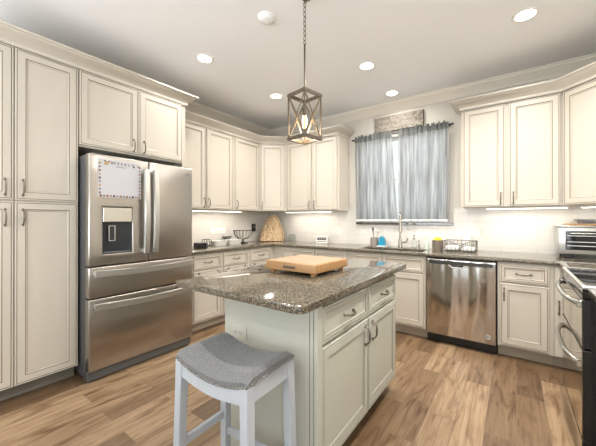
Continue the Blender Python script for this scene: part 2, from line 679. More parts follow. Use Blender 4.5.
def sweep(bm, prof, path, closed_prof=True, mi=0):
    """sweep an (out, z) profile along an (x, y) path with mitred corners; out is to the right of travel"""
    N = len(path)
    rings = []
    for i, p in enumerate(path):
        p = Vector(p)
        d1 = (p - Vector(path[i - 1])).normalized() if i > 0 else None
        d2 = (Vector(path[i + 1]) - p).normalized() if i < N - 1 else None
        n1 = Vector((d1.y, -d1.x)) if d1 else None
        n2 = Vector((d2.y, -d2.x)) if d2 else None
        if n1 is None:
            nn = n2
        elif n2 is None:
            nn = n1
        else:
            nn = (n1 + n2).normalized()
            nn = nn / max(0.2, nn.dot(n1))
        rings.append([bm.verts.new((p.x + nn.x * o, p.y + nn.y * o, z)) for o, z in prof])
    n = len(prof)
    for a, b in zip(rings, rings[1:]):
        for k in range(n if closed_prof else n - 1):
            bm.faces.new((a[k], a[(k + 1) % n], b[(k + 1) % n], b[k])).material_index = mi
    if closed_prof:
        bm.faces.new(rings[0][::-1])
        bm.faces.new(rings[-1])


def text_obj(name, s, size, material, parent, matrix, extrude=0.0006):
    cu = bpy.data.curves.new(name, 'FONT')
    cu.body = s
    cu.size = size
    cu.align_x = 'CENTER'
    cu.extrude = extrude
    tmp = bpy.data.objects.new(name + '_tmp', cu)
    COL.objects.link(tmp)
    bpy.context.view_layer.update()
    me = bpy.data.meshes.new_from_object(tmp.evaluated_get(bpy.context.evaluated_depsgraph_get()))
    bpy.data.objects.remove(tmp)
    me.materials.clear()
    me.materials.append(M[material])
    o = bpy.data.objects.new(name, me)
    COL.objects.link(o)
    o.parent = parent
    o.matrix_local = matrix
    return o


# ------------------------------------------------------------------ room shell
X1 = 4.44
H = 2.80
YF = -6.5
WX0, WX1, WZ0, WZ1 = 1.70, 2.84, 1.225, 2.36
struct(link('floor', bx(-0.1, X1 + 0.1, YF - 0.1, 0.15, -0.1, 0.0), 'floor'))
struct(link('ceiling', bx(-0.1, X1 + 0.1, YF - 0.1, 0.15, H, H + 0.1), 'ceiling'))
struct(link('wall_left', bx(-0.1, 0.0, YF - 0.1, 0.15, 0, H), 'wall'))
sidewin = lambda a, b: not (-5.9 < a < -4.5 and 0.75 < b < 2.25)
struct(link('wall_right', cells([YF - 0.1, -5.9, -4.5, 0.15], [0, 0.75, 2.25, H], sidewin, X1, X1 + 0.1, axis='x'), 'wall'))
hole = lambda a, b: not (WX0 < a < WX1 and WZ0 < b < WZ1)
struct(link('wall_back', cells([0, WX0, WX1, X1], [0, WZ0, WZ1, H], hole, 0.0, 0.15, axis='y'), 'wall'))
patio = lambda a, b: not (0.3 < a < 3.9 and b < 2.3)
struct(link('wall_front', cells([0, 0.3, 3.9, X1], [0, 2.3, H], patio, YF - 0.1, YF, axis='y'), 'wall'))


def frame_rect(bm, x0, x1, z0, z1, y0, y1, w, mull=(), rails=()):
    box(bm, x0, x0 + w, y0, y1, z0, z1)
    box(bm, x1 - w, x1, y0, y1, z0, z1)
    box(bm, x0 + w, x1 - w, y0, y1, z0, z0 + w)
    box(bm, x0 + w, x1 - w, y0, y1, z1 - w, z1)
    for m_ in mull:
        box(bm, m_ - w / 2, m_ + w / 2, y0, y1, z0 + w, z1 - w)
    for r_ in rails:
        box(bm, x0 + w, x1 - w, y0 + 0.002, y1 - 0.002, r_ - w / 2, r_ + w / 2)


bm = B()
frame_rect(bm, WX0, WX1, WZ0, WZ1, 0.06, 0.12, 0.05, mull=((WX0 + WX1) / 2,), rails=(1.80,))
win = struct(link('window_1', bm, 'vinyl'))
struct(link('window_pane', bx(WX0 + 0.05, WX1 - 0.05, 0.088, 0.092, WZ0 + 0.05, WZ1 - 0.05), 'glass', win))
bm = B()
frame_rect(bm, 0.3, 3.9, 0.0, 2.3, YF - 0.08, YF - 0.02, 0.07, mull=(1.5, 2.7))
d1 = struct(link('door_1', bm, 'vinyl'))
struct(link('door_pane', bx(0.37, 3.83, YF - 0.052, YF - 0.048, 0.07, 2.23), 'glass', d1))
bm = B()
w = 0.05
for a, b_, c, d in ((-5.9, -5.85, .75, 2.25), (-4.55, -4.5, .75, 2.25), (-5.85, -4.55, .75, .8), (-5.85, -4.55, 2.2, 2.25), (-5.85, -4.55, 1.47, 1.52)):
    box(bm, X1 + 0.03, X1 + 0.08, a, b_, c, d)
w2 = struct(link('window_2', bm, 'vinyl'))
struct(link('window_pane', bx(X1 + 0.053, X1 + 0.057, -5.85, -4.55, 0.8, 2.2), 'glass', w2))

# ceiling crown moulding
cp = [(0.0, H), (0.0, H - 0.112), (0.012, H - 0.112), (0.018, H - 0.095), (0.032, H - 0.08), (0.06, H - 0.045), (0.082, H - 0.03), (0.085, H - 0.014), (0.098, H - 0.012), (0.098, H)]
for nm, path in (('trim_1', [(0.0, YF), (0.0, 0.0)]), ('trim_2', [(0.0, 0.0), (X1, 0.0)]), ('trim_3', [(X1, 0.0), (X1, YF)])):
    bm = B()
    sweep(bm, cp, path)
    struct(link(nm, bm, 'trim', smooth=True))
# tiled backsplash
bm = cells([0.0, WX0 - 0.05, WX1 + 0.05, X1], [0.914, WZ0 - 0.03, 1.392], lambda a, b: not (WX0 - 0.05 < a < WX1 + 0.05 and b > WZ0 - 0.03), -0.008, 0.0, axis='y')
struct(link('trim_4', bm, 'tile_x'))
struct(link('trim_5', bx(0.0, 0.008, -2.09, -0.008, 0.914, 1.392), 'tile_y'))
struct(link('trim_6', bx(X1 - 0.008, X1, -2.54, -0.008, 0.914, 1.392), 'tile_y'))
# stone window sill
struct(link('trim_7', bx(WX0 - 0.05, WX1 + 0.05, -0.03, 0.06, WZ0 - 0.03, WZ0, bev=0.004), 'granite'))


# ------------------------------------------------------------------ cabinet parts
def panel_bm(x0, x1, z0, z1, y0=-0.02, th=0.02, stile=0.055):
    """raised-frame door / drawer front, glaze in its grooves; y0 is the front plane"""
    bm = B()
    s = stile
    prof = [(0, th, 0), (0, 0.003, 0), (0.003, 0.0, 0), (0.0095, 0.0, 0), (0.011, 0.0025, 1), (0.0135, 0.0025, 1), (0.015, 0.0, 0),
            (s, 0.0, 0), (s + 0.002, 0.004, 1), (s + 0.0045, 0.0045, 1), (s + 0.013, 0.008, 0), (s + 0.0145, 0.0095, 1), (s + 0.0165, 0.0095, 0)]
    rings = []
    for ins, dy, mi in prof:
        y = y0 + dy
        rings.append([bm.verts.new(p) for p in ((x0 + ins, y, z0 + ins), (x1 - ins, y, z0 + ins), (x1 - ins, y, z1 - ins), (x0 + ins, y, z1 - ins))])
    for i in range(1, len(rings)):
        mi = 1 if (prof[i][2] == 1) else 0
        for k in range(4):
            f = bm.faces.new((rings[i - 1][k], rings[i - 1][(k + 1) % 4], rings[i][(k + 1) % 4], rings[i][k]))
            f.material_index = mi
    bm.faces.new(rings[-1])
    bm.faces.new(rings[0][::-1])
    return bm


def pull_v(x, z, L=0.105, y0=-0.02, dep=0.026):
    bm = B()
    n = 10
    pts = []
    rr = []
    for i in range(n + 1):
        t = i / n
        pts.append((x, y0 - 0.004 - dep * (1 - (2 * t - 1) ** 4) ** 0.8, z - L / 2 + L * t))
        rr.append(0.0042 + 0.0022 * math.exp(-((t - 0.5) * 4) ** 2))
    tube(bm, pts, rr, 8)
    for s in (-1, 1):
        tube(bm, [(x, y0 + 0.0, z + s * L / 2), (x, y0 - 0.006, z + s * L / 2)], 0.0085, 8)
        tube(bm, [(x, y0 - 0.004, z + s * L / 2), (x, y0 - 0.007, z + s * (L / 2 + 0.012))], [0.007, 0.002], 8)
    return bm


def pull_h(x, z, L=0.10, y0=-0.02, dep=0.024):
    bm = B()
    n = 12
    pts = []
    rr = []
    for i in range(n + 1):
        t = i / n
        pts.append((x - L / 2 + L * t, y0 - 0.004 - dep * (1 - (2 * t - 1) ** 4) ** 0.8, z - 0.006 * math.sin(PI * t)))
        rr.append(0.0045 + 0.0035 * math.exp(-((t - 0.5) * 5) ** 2))
    tube(bm, pts, rr, 8)
    for s in (-1, 1):
        tube(bm, [(x + s * L / 2, y0, z), (x + s * L / 2, y0 - 0.006, z)], 0.0095, 8)
        tube(bm, [(x + s * L / 2, y0 - 0.004, z), (x + s * (L / 2 + 0.014), y0 - 0.006, z)], [0.008, 0.002], 8)
    return bm


PAINT = ('cream', 'glaze')


def door(parent, x0, x1, z0, z1, hx=None, hz=None, paint=None, stile=0.055):
    d = link('door', panel_bm(x0, x1, z0, z1, stile=stile), list(paint or PAINT), parent)
    if hx is not None:
        link('handle', pull_v(hx, hz), 'pewter', d, smooth=True)
    return d


def drawer(parent, x0, x1, z0, z1, paint=None, handle=True):
    d = link('drawer', panel_bm(x0, x1, z0, z1, stile=0.028), list(paint or PAINT), parent)
    if handle:
        link('handle', pull_h((x0 + x1) / 2, (z0 + z1) / 2), 'pewter', d, smooth=True)
    return d


R90 = PI / 2
DZ0, DZ1 = 0.125, 0.682      # base doors
WZ_0, WZ_1 = 0.70, 0.855     # base drawers
BT = 0.876                   # top of the base cabinets

# ---- pantry
pantry = thing('pantry_cabinet', 'tall cream pantry cabinet with four panelled doors left of the refrigerator', 'cabinet', (0.65, -3.80, 0), R90)
link('carcass', bx(0, 0.757, 0, 0.645, 0.105, 2.47), 'cream', pantry)
link('toe_kick', bx(0, 0.757, 0.075, 0.60, 0, 0.105), 'dark_kick', pantry)  # dark paint stands for the shade under the pantry doors
for x0, x1, hx in ((0.004, 0.380, 0.337), (0.386, 0.754, 0.428)):
    door(pantry, x0, x1, 1.399, 2.458, hx, 1.487)
    door(pantry, x0, x1, 0.108, 1.391, hx, 1.28)

# ---- cabinet over the refrigerator with its end panel
ofc = thing('bridge_cabinet', 'cream two-door cabinet bridging over the stainless refrigerator', 'cabinet', (0.65, -3.04, 1.85), R90)
link('carcass', bx(0, 0.915, 0, 0.645, 0, 0.62), 'cream', ofc)
link('end_panel', bx(0.917, 0.95, -0.004, 0.645, -1.85, 0.62), 'cream', ofc)
door(ofc, 0.004, 0.463, 0.014, 0.608, 0.418, 0.085)
door(ofc, 0.469, 0.913, 0.014, 0.608, 0.512, 0.085)

CABCROWN = lambda z0, z1, o: [(0.0, z1), (0.0, z0), (0.006, z0), (0.010, z0 + 0.012), (0.010, z0 + 0.022), (o * 0.45, z0 + (z1 - z0) * 0.55), (o * 0.8, z1 - 0.028), (o * 0.86, z1 - 0.018), (o, z1 - 0.014), (o, z1)]
bm = B()
sweep(bm, CABCROWN(2.462, 2.562, 0.092), [(0.67, -3.80), (0.67, -2.088), (0.424, -2.088)])
box(bm, 0.05, 0.668, -3.80, -2.09, 2.471, 2.48)
tag(link('cabinet_crown', bm, 'cream', smooth=True), 'wide cream crown moulding along the top of the pantry and refrigerator cabinets', 'moulding')

# ---- wall cabinets, left and corner
UB, UT = 1.392, 2.432


def wall_cab(label, loc, rz, w_, doors, poly=None, depth=0.305, kick=None):
    t = thing('wall_cabinet', label, 'cabinet', loc, rz)
    h = UT - UB
    bm = B()
    if poly:
        prism(bm, poly, 0, h)
    else:
        box(bm, 0, w_, 0, depth, 0, h)
    link('carcass', bm, 'cream', t)
    for x0, x1, hx in doors:
        door(t, x0, x1, 0.004, h - 0.014, hx, 0.085)
    return t


wall_cab('two-door cream wall cabinet on the left wall, next to the refrigerator', (0.311, -2.088, UB), R90, 0.966, ((0.078, 0.500, 0.470), (0.516, 0.947, 0.546)))
wall_cab('single-door cream wall cabinet on the left wall, beside the diagonal corner cabinet', (0.311, -1.118, UB), R90, 0.506, ((0.022, 0.503, 0.05),))


def diag_poly(lx, ly, rz, pts):
    c, s = math.cos(-rz), math.sin(-rz)
    out = []
    for x, y in pts:
        dx, dy = x - lx, y - ly
        out.append((c * dx - s * dy, s * dx + c * dy))
    return out


pl = diag_poly(0.311, -0.610, PI / 4, [(0.311, -0.610), (0.610, -0.311), (0.610, -0.004), (0.004, -0.004), (0.004, -0.610)])
wall_cab('narrow diagonal cream wall cabinet in the left corner above the woven basket', (0.311, -0.610, UB), PI / 4, 0, ((0.024, 0.399, 0.054),), poly=pl)
wall_cab('two-door cream wall cabinet on the back wall left of the curtained window', (0.613, -0.311, UB), 0, 0.918, ((0.027, 0.471, 0.442), (0.499, 0.897, 0.53)))
wall_cab('two-door cream wall cabinet on the back wall right of the curtained window', (3.007, -0.311, UB), 0, 0.815, ((0.02, 0.387, 0.352), (0.419, 0.803, 0.455)))
pl = diag_poly(3.824, -0.311, -PI / 4, [(3.824, -0.311), (4.129, -0.616), (4.436, -0.616), (4.436, -0.004), (3.824, -0.004)])
wall_cab('diagonal cream wall cabinet in the right corner above the toaster oven', (3.824, -0.311, UB), -PI / 4, 0, ((0.022, 0.410, 0.375),), poly=pl)

bm = B()
sweep(bm, CABCROWN(2.424, 2.518, 0.088), [(0.331, -2.084), (0.331, -0.618), (0.602, -0.331 - 0.012), (1.533, -0.343), (1.533, -0.012)])
tag(link('cabinet_crown', bm, 'cream', smooth=True), 'cream crown moulding wrapping the left wall cabinets and corner to the window', 'moulding')
bm = B()
sweep(bm, CABCROWN(2.424, 2.518, 0.088), [(3.005, -0.012), (3.005, -0.343), (3.816, -0.343), (4.118, -0.640), (4.43, -0.640)])
tag(link('cabinet_crown', bm, 'cream', smooth=True), 'cream crown moulding on the wall cabinets right of the window', 'moulding')


# ---- base cabinets
def base_cab(label, loc, rz, w_, units, depth=0.60, latches=False, false_front=False, hside=None):
    t = thing('base_cabinet', label, 'cabinet', loc, rz)
    if false_front:
        bm = B()
        box(bm, 0, 0.018, 0, depth, 0.105, BT)
        box(bm, w_ - 0.018, w_, 0, depth, 0.105, BT)
        box(bm, 0.018, w_ - 0.018, 0, 0.018, 0.105, BT)
        box(bm, 0.018, w_ - 0.018, depth - 0.012, depth, 0.105, BT)
        box(bm, 0.018, w_ - 0.018, 0.018, depth - 0.012, 0.105, 0.123)
    else:
        bm = bx(0, w_, 0, depth, 0.105, BT)
    link('carcass', bm, 'cream', t)
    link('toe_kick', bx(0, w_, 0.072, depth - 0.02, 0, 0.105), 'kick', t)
    for i, (x0, x1) in enumerate(units):
        drawer(t, x0, x1, WZ_0, WZ_1, handle=not false_front)
        s = (hside[i] if hside else (1 if i % 2 == 0 else -1))
        hx = x1 - 0.03 if s > 0 else x0 + 0.03
        d = door(t, x0, x1, DZ0, DZ1, hx, 0.585)
        if latches:
            for kx in (x0 + 0.06, x1 - 0.06):
                bm = B()
                lathe(bm, [(0, 0), (0.006, 0.0), (0.005, 0.006), (0.009, 0.012), (0.008, 0.017), (0, 0.019)], n=10)
                link('knob', bm, 'wire', d, loc=(kx, -0.02, 0.662), rot=(PI / 2, 0, 0), smooth=True)  # small dark child-lock latch near the door top
    return t


base_cab('cream base cabinet with two drawers on the left wall, next to the refrigerator', (0.615, -2.088, 0), R90, 0.964, ((0.118, 0.498), (0.538, 0.936)), latches=True)
base_cab('cream single-drawer base cabinet on the left wall, below the wire fruit basket', (0.615, -1.122, 0), R90, 0.458, ((0.025, 0.427),), latches=True, hside=(-1,))
cc = thing('corner_cabinet', 'cream inside-corner base cabinet under the woven basket', 'cabinet', (0, 0, 0))
bm = B()
prism(bm, [(0.012, -0.012), (0.012, -0.662), (0.615, -0.662), (0.615, -0.613), (0.758, -0.613), (0.758, -0.012)], 0.105, BT)
link('carcass', bm, 'cream', cc)
bm = B()
prism(bm, [(0.03, -0.03), (0.03, -0.662), (0.543, -0.662), (0.543, -0.541), (0.758, -0.541), (0.758, -0.03)], 0.0, 0.105)
link('toe_kick', bm, 'kick', cc)
base_cab('cream two-drawer base cabinet on the back wall between corner and sink cabinet', (0.76, -0.613, 0), 0, 1.06, ((0.02, 0.57), (0.59, 1.04)))
base_cab('cream sink base cabinet with two false drawer fronts left of the dishwasher', (1.822, -0.613, 0), 0, 0.898, ((0.022, 0.422), (0.436, 0.886)), false_front=True)
base_cab('narrow cream base cabinet with one drawer right of the dishwasher', (3.342, -0.613, 0), 0, 0.396, ((0.02, 0.365),), hside=(-1,))
cc = thing('corner_cabinet', 'cream corner base cabinet with a slim handled door left of the range', 'cabinet', (3.815, -0.613, 0))
bm = B()
prism(bm, [(-0.075, 0), (0, 0), (0, -0.45), (0.61, -0.45), (0.61, 0.60), (-0.075, 0.60)], 0.105, BT)
link('carcass', bm, 'cream', cc)
bm = B()
prism(bm, [(-0.075, 0.072), (0.072, 0.072), (0.072, -0.45), (0.57, -0.45), (0.57, 0.58), (-0.075, 0.58)], 0, 0.105)
link('toe_kick', bm, 'kick', cc)
d = link('door', bx(-0.072, -0.022, -0.02, 0.0, 0.112, 0.862, bev=0.002), 'cream', cc)
link('handle', pull_v(-0.047, 0.525, 0.1), 'pewter', d, smooth=True)
bm = panel_bm(0.024, 0.446, 0.112, 0.862)
d = link('door', bm, ['cream', 'glaze'], cc)
d.rotation_euler = (0, 0, -R90)
base_cab('cream base cabinet at the right edge, on the near side of the range', (3.812, -1.838, 0), -R90, 0.70, ((0.02, 0.68),), depth=0.61)

# ---- countertops
SX0, SX1, SY0, SY1 = 1.93, 2.66, -0.565, -0.235
xs = [0.010, 0.648, SX0, SX1, 3.765, 4.430]
ys = [-2.088, -1.066, -0.648, SY0, SY1, -0.010]


def in_top(a, b):
    if SX0 < a < SX1 and SY0 < b < SY1:
        return False
    if b > -0.648:
        return True
    if a < 0.648:
        return True
    return a > 3.765 and b > -1.066


ct = tag(link('countertop', cells(xs, ys, in_top, 0.878, 0.914, bev=0.008), 'granite', smooth=True), 'speckled brown granite countertop running along the left, back and right walls', 'countertop')
tag(link('countertop', cells([3.765, 4.430], [-2.54, -1.836], lambda a, b: True, 0.878, 0.914, bev=0.008), 'granite', smooth=True), 'speckled granite countertop end at the right edge, on the near side of the range', 'countertop')

# ---- sink, faucet
sk = thing('sink', 'dark undermount sink set in the granite below the window', 'sink', (0, 0, 0))
bm = B()
a, b_, c, d = SX0 - 0.012, SX1 + 0.012, SY0 - 0.012, SY1 + 0.012
box(bm, a, b_, c, d, 0.69, 0.70)
for q in ((a, a + 0.01, c, d), (b_ - 0.01, b_, c, d), (a + 0.01, b_ - 0.01, c, c + 0.01), (a + 0.01, b_ - 0.01, d - 0.01, d)):
    box(bm, *q, 0.70, 0.8775)
link('basin', bm, 'sink', sk)
bm = B()
lathe(bm, [(0, 0.7005), (0.045, 0.7005), (0.045, 0.703), (0.03, 0.704), (0, 0.702)], (SX0 + SX1) / 2, (SY0 + SY1) / 2, 20)
link('drain', bm, 'chrome', sk, smooth=True)

fc = thing('faucet', 'tall brushed nickel pull-down kitchen faucet at the sink', 'faucet', (2.318, -0.175, 0.914), 0.30)
bm = B()
lathe(bm, [(0, 0), (0.03, 0), (0.03, 0.008), (0.024, 0.014), (0.023, 0.10), (0.019, 0.11), (0, 0.11)], n=18)
link('body', bm, 'nickel', fc, smooth=True)
bm = B()
pts = [(0, 0, 0.10), (0, 0, 0.22), (0, 0, 0.35)] + [(0, -0.085 + 0.085 * math.cos(t), 0.35 + 0.085 * math.sin(t)) for t in [PI * k / 10 for k in range(1, 11)]]
pts += [(0, -0.17, 0.33)]
tube(bm, pts, 0.0125, 12)
link('spout', bm, 'nickel', fc, smooth=True)
bm = B()
tube(bm, [(0, -0.17, 0.335), (0, -0.17, 0.27), (0, -0.17, 0.20), (0, -0.17, 0.195)], [0.013, 0.017, 0.02, 0.015], 12)
link('spray_head', bm, 'nickel', fc, smooth=True)
bm = B()
tube(bm, [(0.02, 0, 0.065), (0.05, 0, 0.066), (0.075, -0.005, 0.075), (0.09, -0.01, 0.125)], [0.014, 0.012, 0.008, 0.006], 10)
link('lever', bm, 'nickel', fc, smooth=True)


# ---- soap pump builder
def pump_bottle(label, loc, r, h, m_body, m_pump, name='soap_dispenser', cat='soap dispenser'):
    t = thing(name, label, cat, loc)
    bm = B()
    lathe(bm, [(0, 0), (r, 0), (r, h * 0.75), (r * 0.8, h * 0.9), (r * 0.42, h), (0, h)], n=18)
    link('bottle', bm, m_body, t, smooth=True)
    bm = B()
    lathe(bm, [(0, h), (r * 0.45, h), (r * 0.45, h + 0.014), (0.005, h + 0.016), (0.005, h + 0.045), (0.012, h + 0.045), (0.012, h + 0.055), (0, h + 0.056)], n=12)
    tube(bm, [(0, 0, h + 0.05), (0, -0.03, h + 0.05), (0, -0.042, h + 0.042)], [0.006, 0.005, 0.004], 8)
    link('pump', bm, m_pump, t, smooth=True)
    return t


pump_bottle('clear glass soap dispenser with metal pump right of the faucet', (2.475, -0.14, 0.914), 0.032, 0.105, 'jar_glass', 'nickel')
pump_bottle('small squat metal pump just right of the glass soap dispenser', (2.535, -0.15, 0.914), 0.016, 0.04, 'nickel', 'nickel')
pump_bottle('pale green plastic dish soap bottle beside the brown jar', (2.635, -0.20, 0.914), 0.026, 0.105, 'green_glass', 'green_glass', 'soap_bottle', 'bottle')

# utensil cup
t = thing('utensil_cup', 'grey stoneware cup holding dish brushes left of the faucet', 'cup', (1.955, -0.11, 0.914))
bm = B()
lathe(bm, [(0, 0), (0.05, 0), (0.052, 0.1), (0.049, 0.112), (0.044, 0.11), (0.044, 0.02), (0, 0.02)], n=20)
link('cup', bm, 'grey_cup', t, smooth=True)
for i, (dx, dy, l_, mt_) in enumerate(((-0.035, 0.0, 0.20, 'white_pl'), (-0.015, 0.01, 0.225, 'wire'), (0.012, -0.01, 0.21, 'white_pl'), (0.03, 0.012, 0.19, 'grey_tray'))):
    u = thing('dish_brush', ('white brush leaning left in the grey cup', 'dark-handled brush, tallest in the grey cup', 'white brush standing upright in the grey cup', 'pale grey spatula leaning right in the grey cup')[i], 'utensil', (1.955 + dx * 0.6, -0.11 + dy, 0.936))
    bm = B()
    tube(bm, [(0, 0, 0), (dx * 0.5, 0, l_ * 0.6), (dx * 0.8, 0, l_ * 0.75)], 0.004, 6)
    link('handle', bm, mt_, u)
    bm = B()
    tube(bm, [(dx * 0.8, 0, l_ * 0.74), (dx * 0.9, 0, l_ * 0.8), (dx * 1.0, 0, l_ * 0.95), (dx * 1.05, 0, l_)], [0.005, 0.012, 0.013, 0.006], 8)
    link('head', bm, mt_, u, smooth=True)
# blue sponge holder
t = thing('sponge_holder', 'bright blue curved sponge holder beside the grey utensil cup', 'sponge holder', (2.068, -0.13, 0.914))
bm = B()
n = 14
outer = []
for k in range(n + 1):
    a = PI * k / n
    outer.append((0.045 * math.cos(a) * (1.0 if math.cos(a) > 0 else 0.85), 0.03 + 0.10 * math.sin(a) ** 0.8))
poly = [(0.055, 0.0)] + outer + [(-0.05, 0.0)]
lo = [bm.verts.new((x, -0.03, z)) for x, z in poly]
hi = [bm.verts.new((x * 0.9, 0.03, z)) for x, z in poly]
bm.faces.new(lo)
bm.faces.new(hi[::-1])
for i in range(len(poly)):
    j = (i + 1) % len(poly)
    bm.faces.new((lo[i], hi[i], hi[j], lo[j]))
bmesh.ops.bevel(bm, geom=[e for e in bm.edges if e.calc_face_angle(0) > 0.9], offset=0.008, segments=2, affect='EDGES')
link('shell', bm, 'blue', t, smooth=True)
link('base', bx(-0.058, 0.06, -0.045, 0.045, 0.0, 0.008, bev=0.003), 'white_pl', t)
# brown jar with yellow scrubber
t = thing('glass_jar', 'smoky brown glass jar left of the wire basket', 'jar', (2.752, -0.20, 0.914))
bm = B()
lathe(bm, [(0, 0), (0.055, 0), (0.058, 0.02), (0.058, 0.108), (0.054, 0.112), (0.052, 0.108), (0.052, 0.012), (0, 0.012)], n=24)
link('jar_body', bm, 'brown_jar', t, smooth=True)
bm = B()
for k in range(26):
    a = k * 2.399
    r_ = 0.032 * math.sqrt(k / 26)
    bmesh.ops.create_icosphere(bm, subdivisions=1, radius=0.016, matrix=Matrix.Translation((r_ * math.cos(a), r_ * math.sin(a), 0.0 + 0.028 * (1 - (r_ / 0.04) ** 2))))
tag(link('scrubber', bm, 'yellow', loc=(2.752, -0.20, 1.02), smooth=True), 'yellow scrubber poking out of the brown glass jar', 'scrubber')
tag(link('jar_filling', bx(-0.03, 0.03, -0.03, 0.03, 0.0, 0.09, bev=0.01), 'cloth', loc=(2.752, -0.20, 0.927)), 'white cloth packed inside the brown glass jar under the yellow scrubber', 'cloth')

# wire basket with towels
t = thing('wire_basket', 'dark wire basket with a dipped front rim beside the paper towels', 'basket', (2.985, -0.20, 0.914))
L_, D_, hh = 0.155, 0.085, 0.115


def rim(s):
    out = []
    for k in range(17):
        x = -L_ + 2 * L_ * k / 16
        out.append((x, s * D_, hh - (0.045 * math.exp(-(x / 0.07) ** 2) if s < 0 else 0)))
    return out


bm = B()
front = rim(-1)
back = rim(1)
tube(bm, front + back[::-1], 0.0038, 6, closed=True)
link('rim', bm, 'wire', t, smooth=True)
bm = B()
tube(bm, [(-L_, -D_, 0.006), (L_, -D_, 0.006), (L_, D_, 0.006), (-L_, D_, 0.006)], 0.003, 6, closed=True)
for k in range(0, 17, 2):
    x = front[k][0]
    tube(bm, [(x, -D_, front[k][2]), (x, -D_, 0.005), (x, D_, 0.005), (x, D_, hh)], 0.0018, 5)
for z in (0.04, 0.075):
    for s in (-1, 1):
        if s < 0 and z > 0.07:
            tube(bm, [(-L_, -D_, z), (-0.05, -D_, z)], 0.0018, 5)
            tube(bm, [(0.05, -D_, z), (L_, -D_, z)], 0.0018, 5)
        else:
            tube(bm, [(-L_, s * D_, z), (L_, s * D_, z)], 0.0018, 5)
    for s in (-1, 1):
        tube(bm, [(s * L_, -D_, z), (s * L_, D_, z)], 0.0018, 5)
for y in (-0.04, 0, 0.04):
    tube(bm, [(-L_, y, hh), (-L_, y, 0.005), (L_, y, 0.005), (L_, y, hh)], 0.0018, 5)
link('wire_mesh', bm, 'wire', t, smooth=True)


def towel(label, x, y, z, sx, sy, sz, rz):
    bm = bx(-sx, sx, -sy, sy, 0, sz, bev=min(sz * 0.45, 0.02), seg=3)
    for v in bm.verts:
        v.co.z *= 1 + 0.12 * math.sin(v.co.x * 60) * math.cos(v.co.y * 45)
    return tag(link('towel', bm, 'cloth', loc=(x, y, z), rot=(0, 0, rz), smooth=True), label, 'towel')


towel('folded white cloth in the left half of the wire basket', 2.905, -0.20, 0.921, 0.066, 0.066, 0.05, 0.05)
towel('folded white cloth in the right half of the wire basket', 3.065, -0.20, 0.921, 0.062, 0.066, 0.035, -0.05)
t = thing('paper_towel_roll', 'upright white paper towel roll behind the wire basket', 'paper towels', (3.035, -0.065, 0.914))
bm = B()
lathe(bm, [(0.018, 0.01), (0.042, 0.01), (0.043, 0.012), (0.043, 0.185), (0.042, 0.187), (0.018, 0.187), (0.018, 0.01)], n=24)
link('paper', bm, 'cloth', t, smooth=True)
bm = B()
lathe(bm, [(0, 0), (0.05, 0), (0.05, 0.006), (0.008, 0.009), (0.008, 0.2), (0, 0.203)], n=20)
link('holder', bm, 'white_pl', t, smooth=True)


# outlets
def outlet(label, loc, rz, w_=0.075, h_=0.118, gangs=1, kind='ivory_pl', flat=False, group=None):
    t = thing('wall_outlet', label, 'outlet', loc, rz, group)
    link('cover_plate', bx(-w_ / 2, w_ / 2, -0.006, 0, -h_ / 2, h_ / 2, bev=0.002), kind, t)
    for g in range(gangs):
        gx = (g - (gangs - 1) / 2) * 0.046
        for s in (-1, 1):
            bm = bx(-0.016, 0.016, -0.0085, -0.005, -0.013, 0.013, bev=0.0015)
            px, pz = (gx, s * 0.02) if not flat else (s * 0.02 + (g - (gangs - 1) / 2) * 0.09, 0)
            f = link('socket', bm, kind, t, loc=(px, 0, pz))
            bm = B()
            for sx_ in (-0.006, 0.006):
                box(bm, sx_ - 0.0012, sx_ + 0.0012, -0.0092, -0.008, -0.003, 0.006)
            box(bm, -0.0025, 0.0025, -0.0092, -0.008, -0.010, -0.006)
            link('slots', bm, 'ink_grey', f)
    return t


outlet('white outlet plate on the tiled back wall left of the window', (1.335, -0.008, 1.085), 0, 0.118, gangs=2, kind='white_pl')
outlet('white outlet plate on the tiled back wall behind the paper towels', (3.17, -0.008, 1.115), 0, 0.085)
outlet('wide white horizontal outlet plate on the tiled left wall above the ceramic tray', (0.008, -1.14, 1.10), R90, 0.27, 0.085, gangs=2, kind='white_pl', flat=True)
outlet('pale horizontal outlet on the end panel of the island above the stool', (2.249, -2.8015, 0.652), 0, 0.118, 0.074, kind='plate_sage', flat=True)
outlet('white outlet plate on the tiled left wall behind the black plug-in device', (0.008, -0.44, 1.11), R90, 0.075, 0.118)
t = thing('plug_in_device', 'black plug-in device on the left wall outlet beside the woven basket', 'plug-in device', (0.0175, -0.44, 1.13), R90)
link('housing', bx(-0.035, 0.035, -0.04, 0, -0.06, 0.065, bev=0.012, seg=2), 'black', t)
link('cap', bx(-0.02, 0.02, -0.044, -0.039, 0.0, 0.03, bev=0.002), 'steel_dark', t)

# ---- left counter items
t = thing('black_box', 'small black electronic box on the counter right beside the refrigerator', 'box', (0.40, -1.72, 0.914), R90)
link('housing', bx(-0.06, 0.06, -0.05, 0.05, 0, 0.07, bev=0.006, seg=2), 'black', t)
link('screen', bx(-0.05, 0.05, -0.0515, -0.05, 0.012, 0.058), 'black_glass', t)


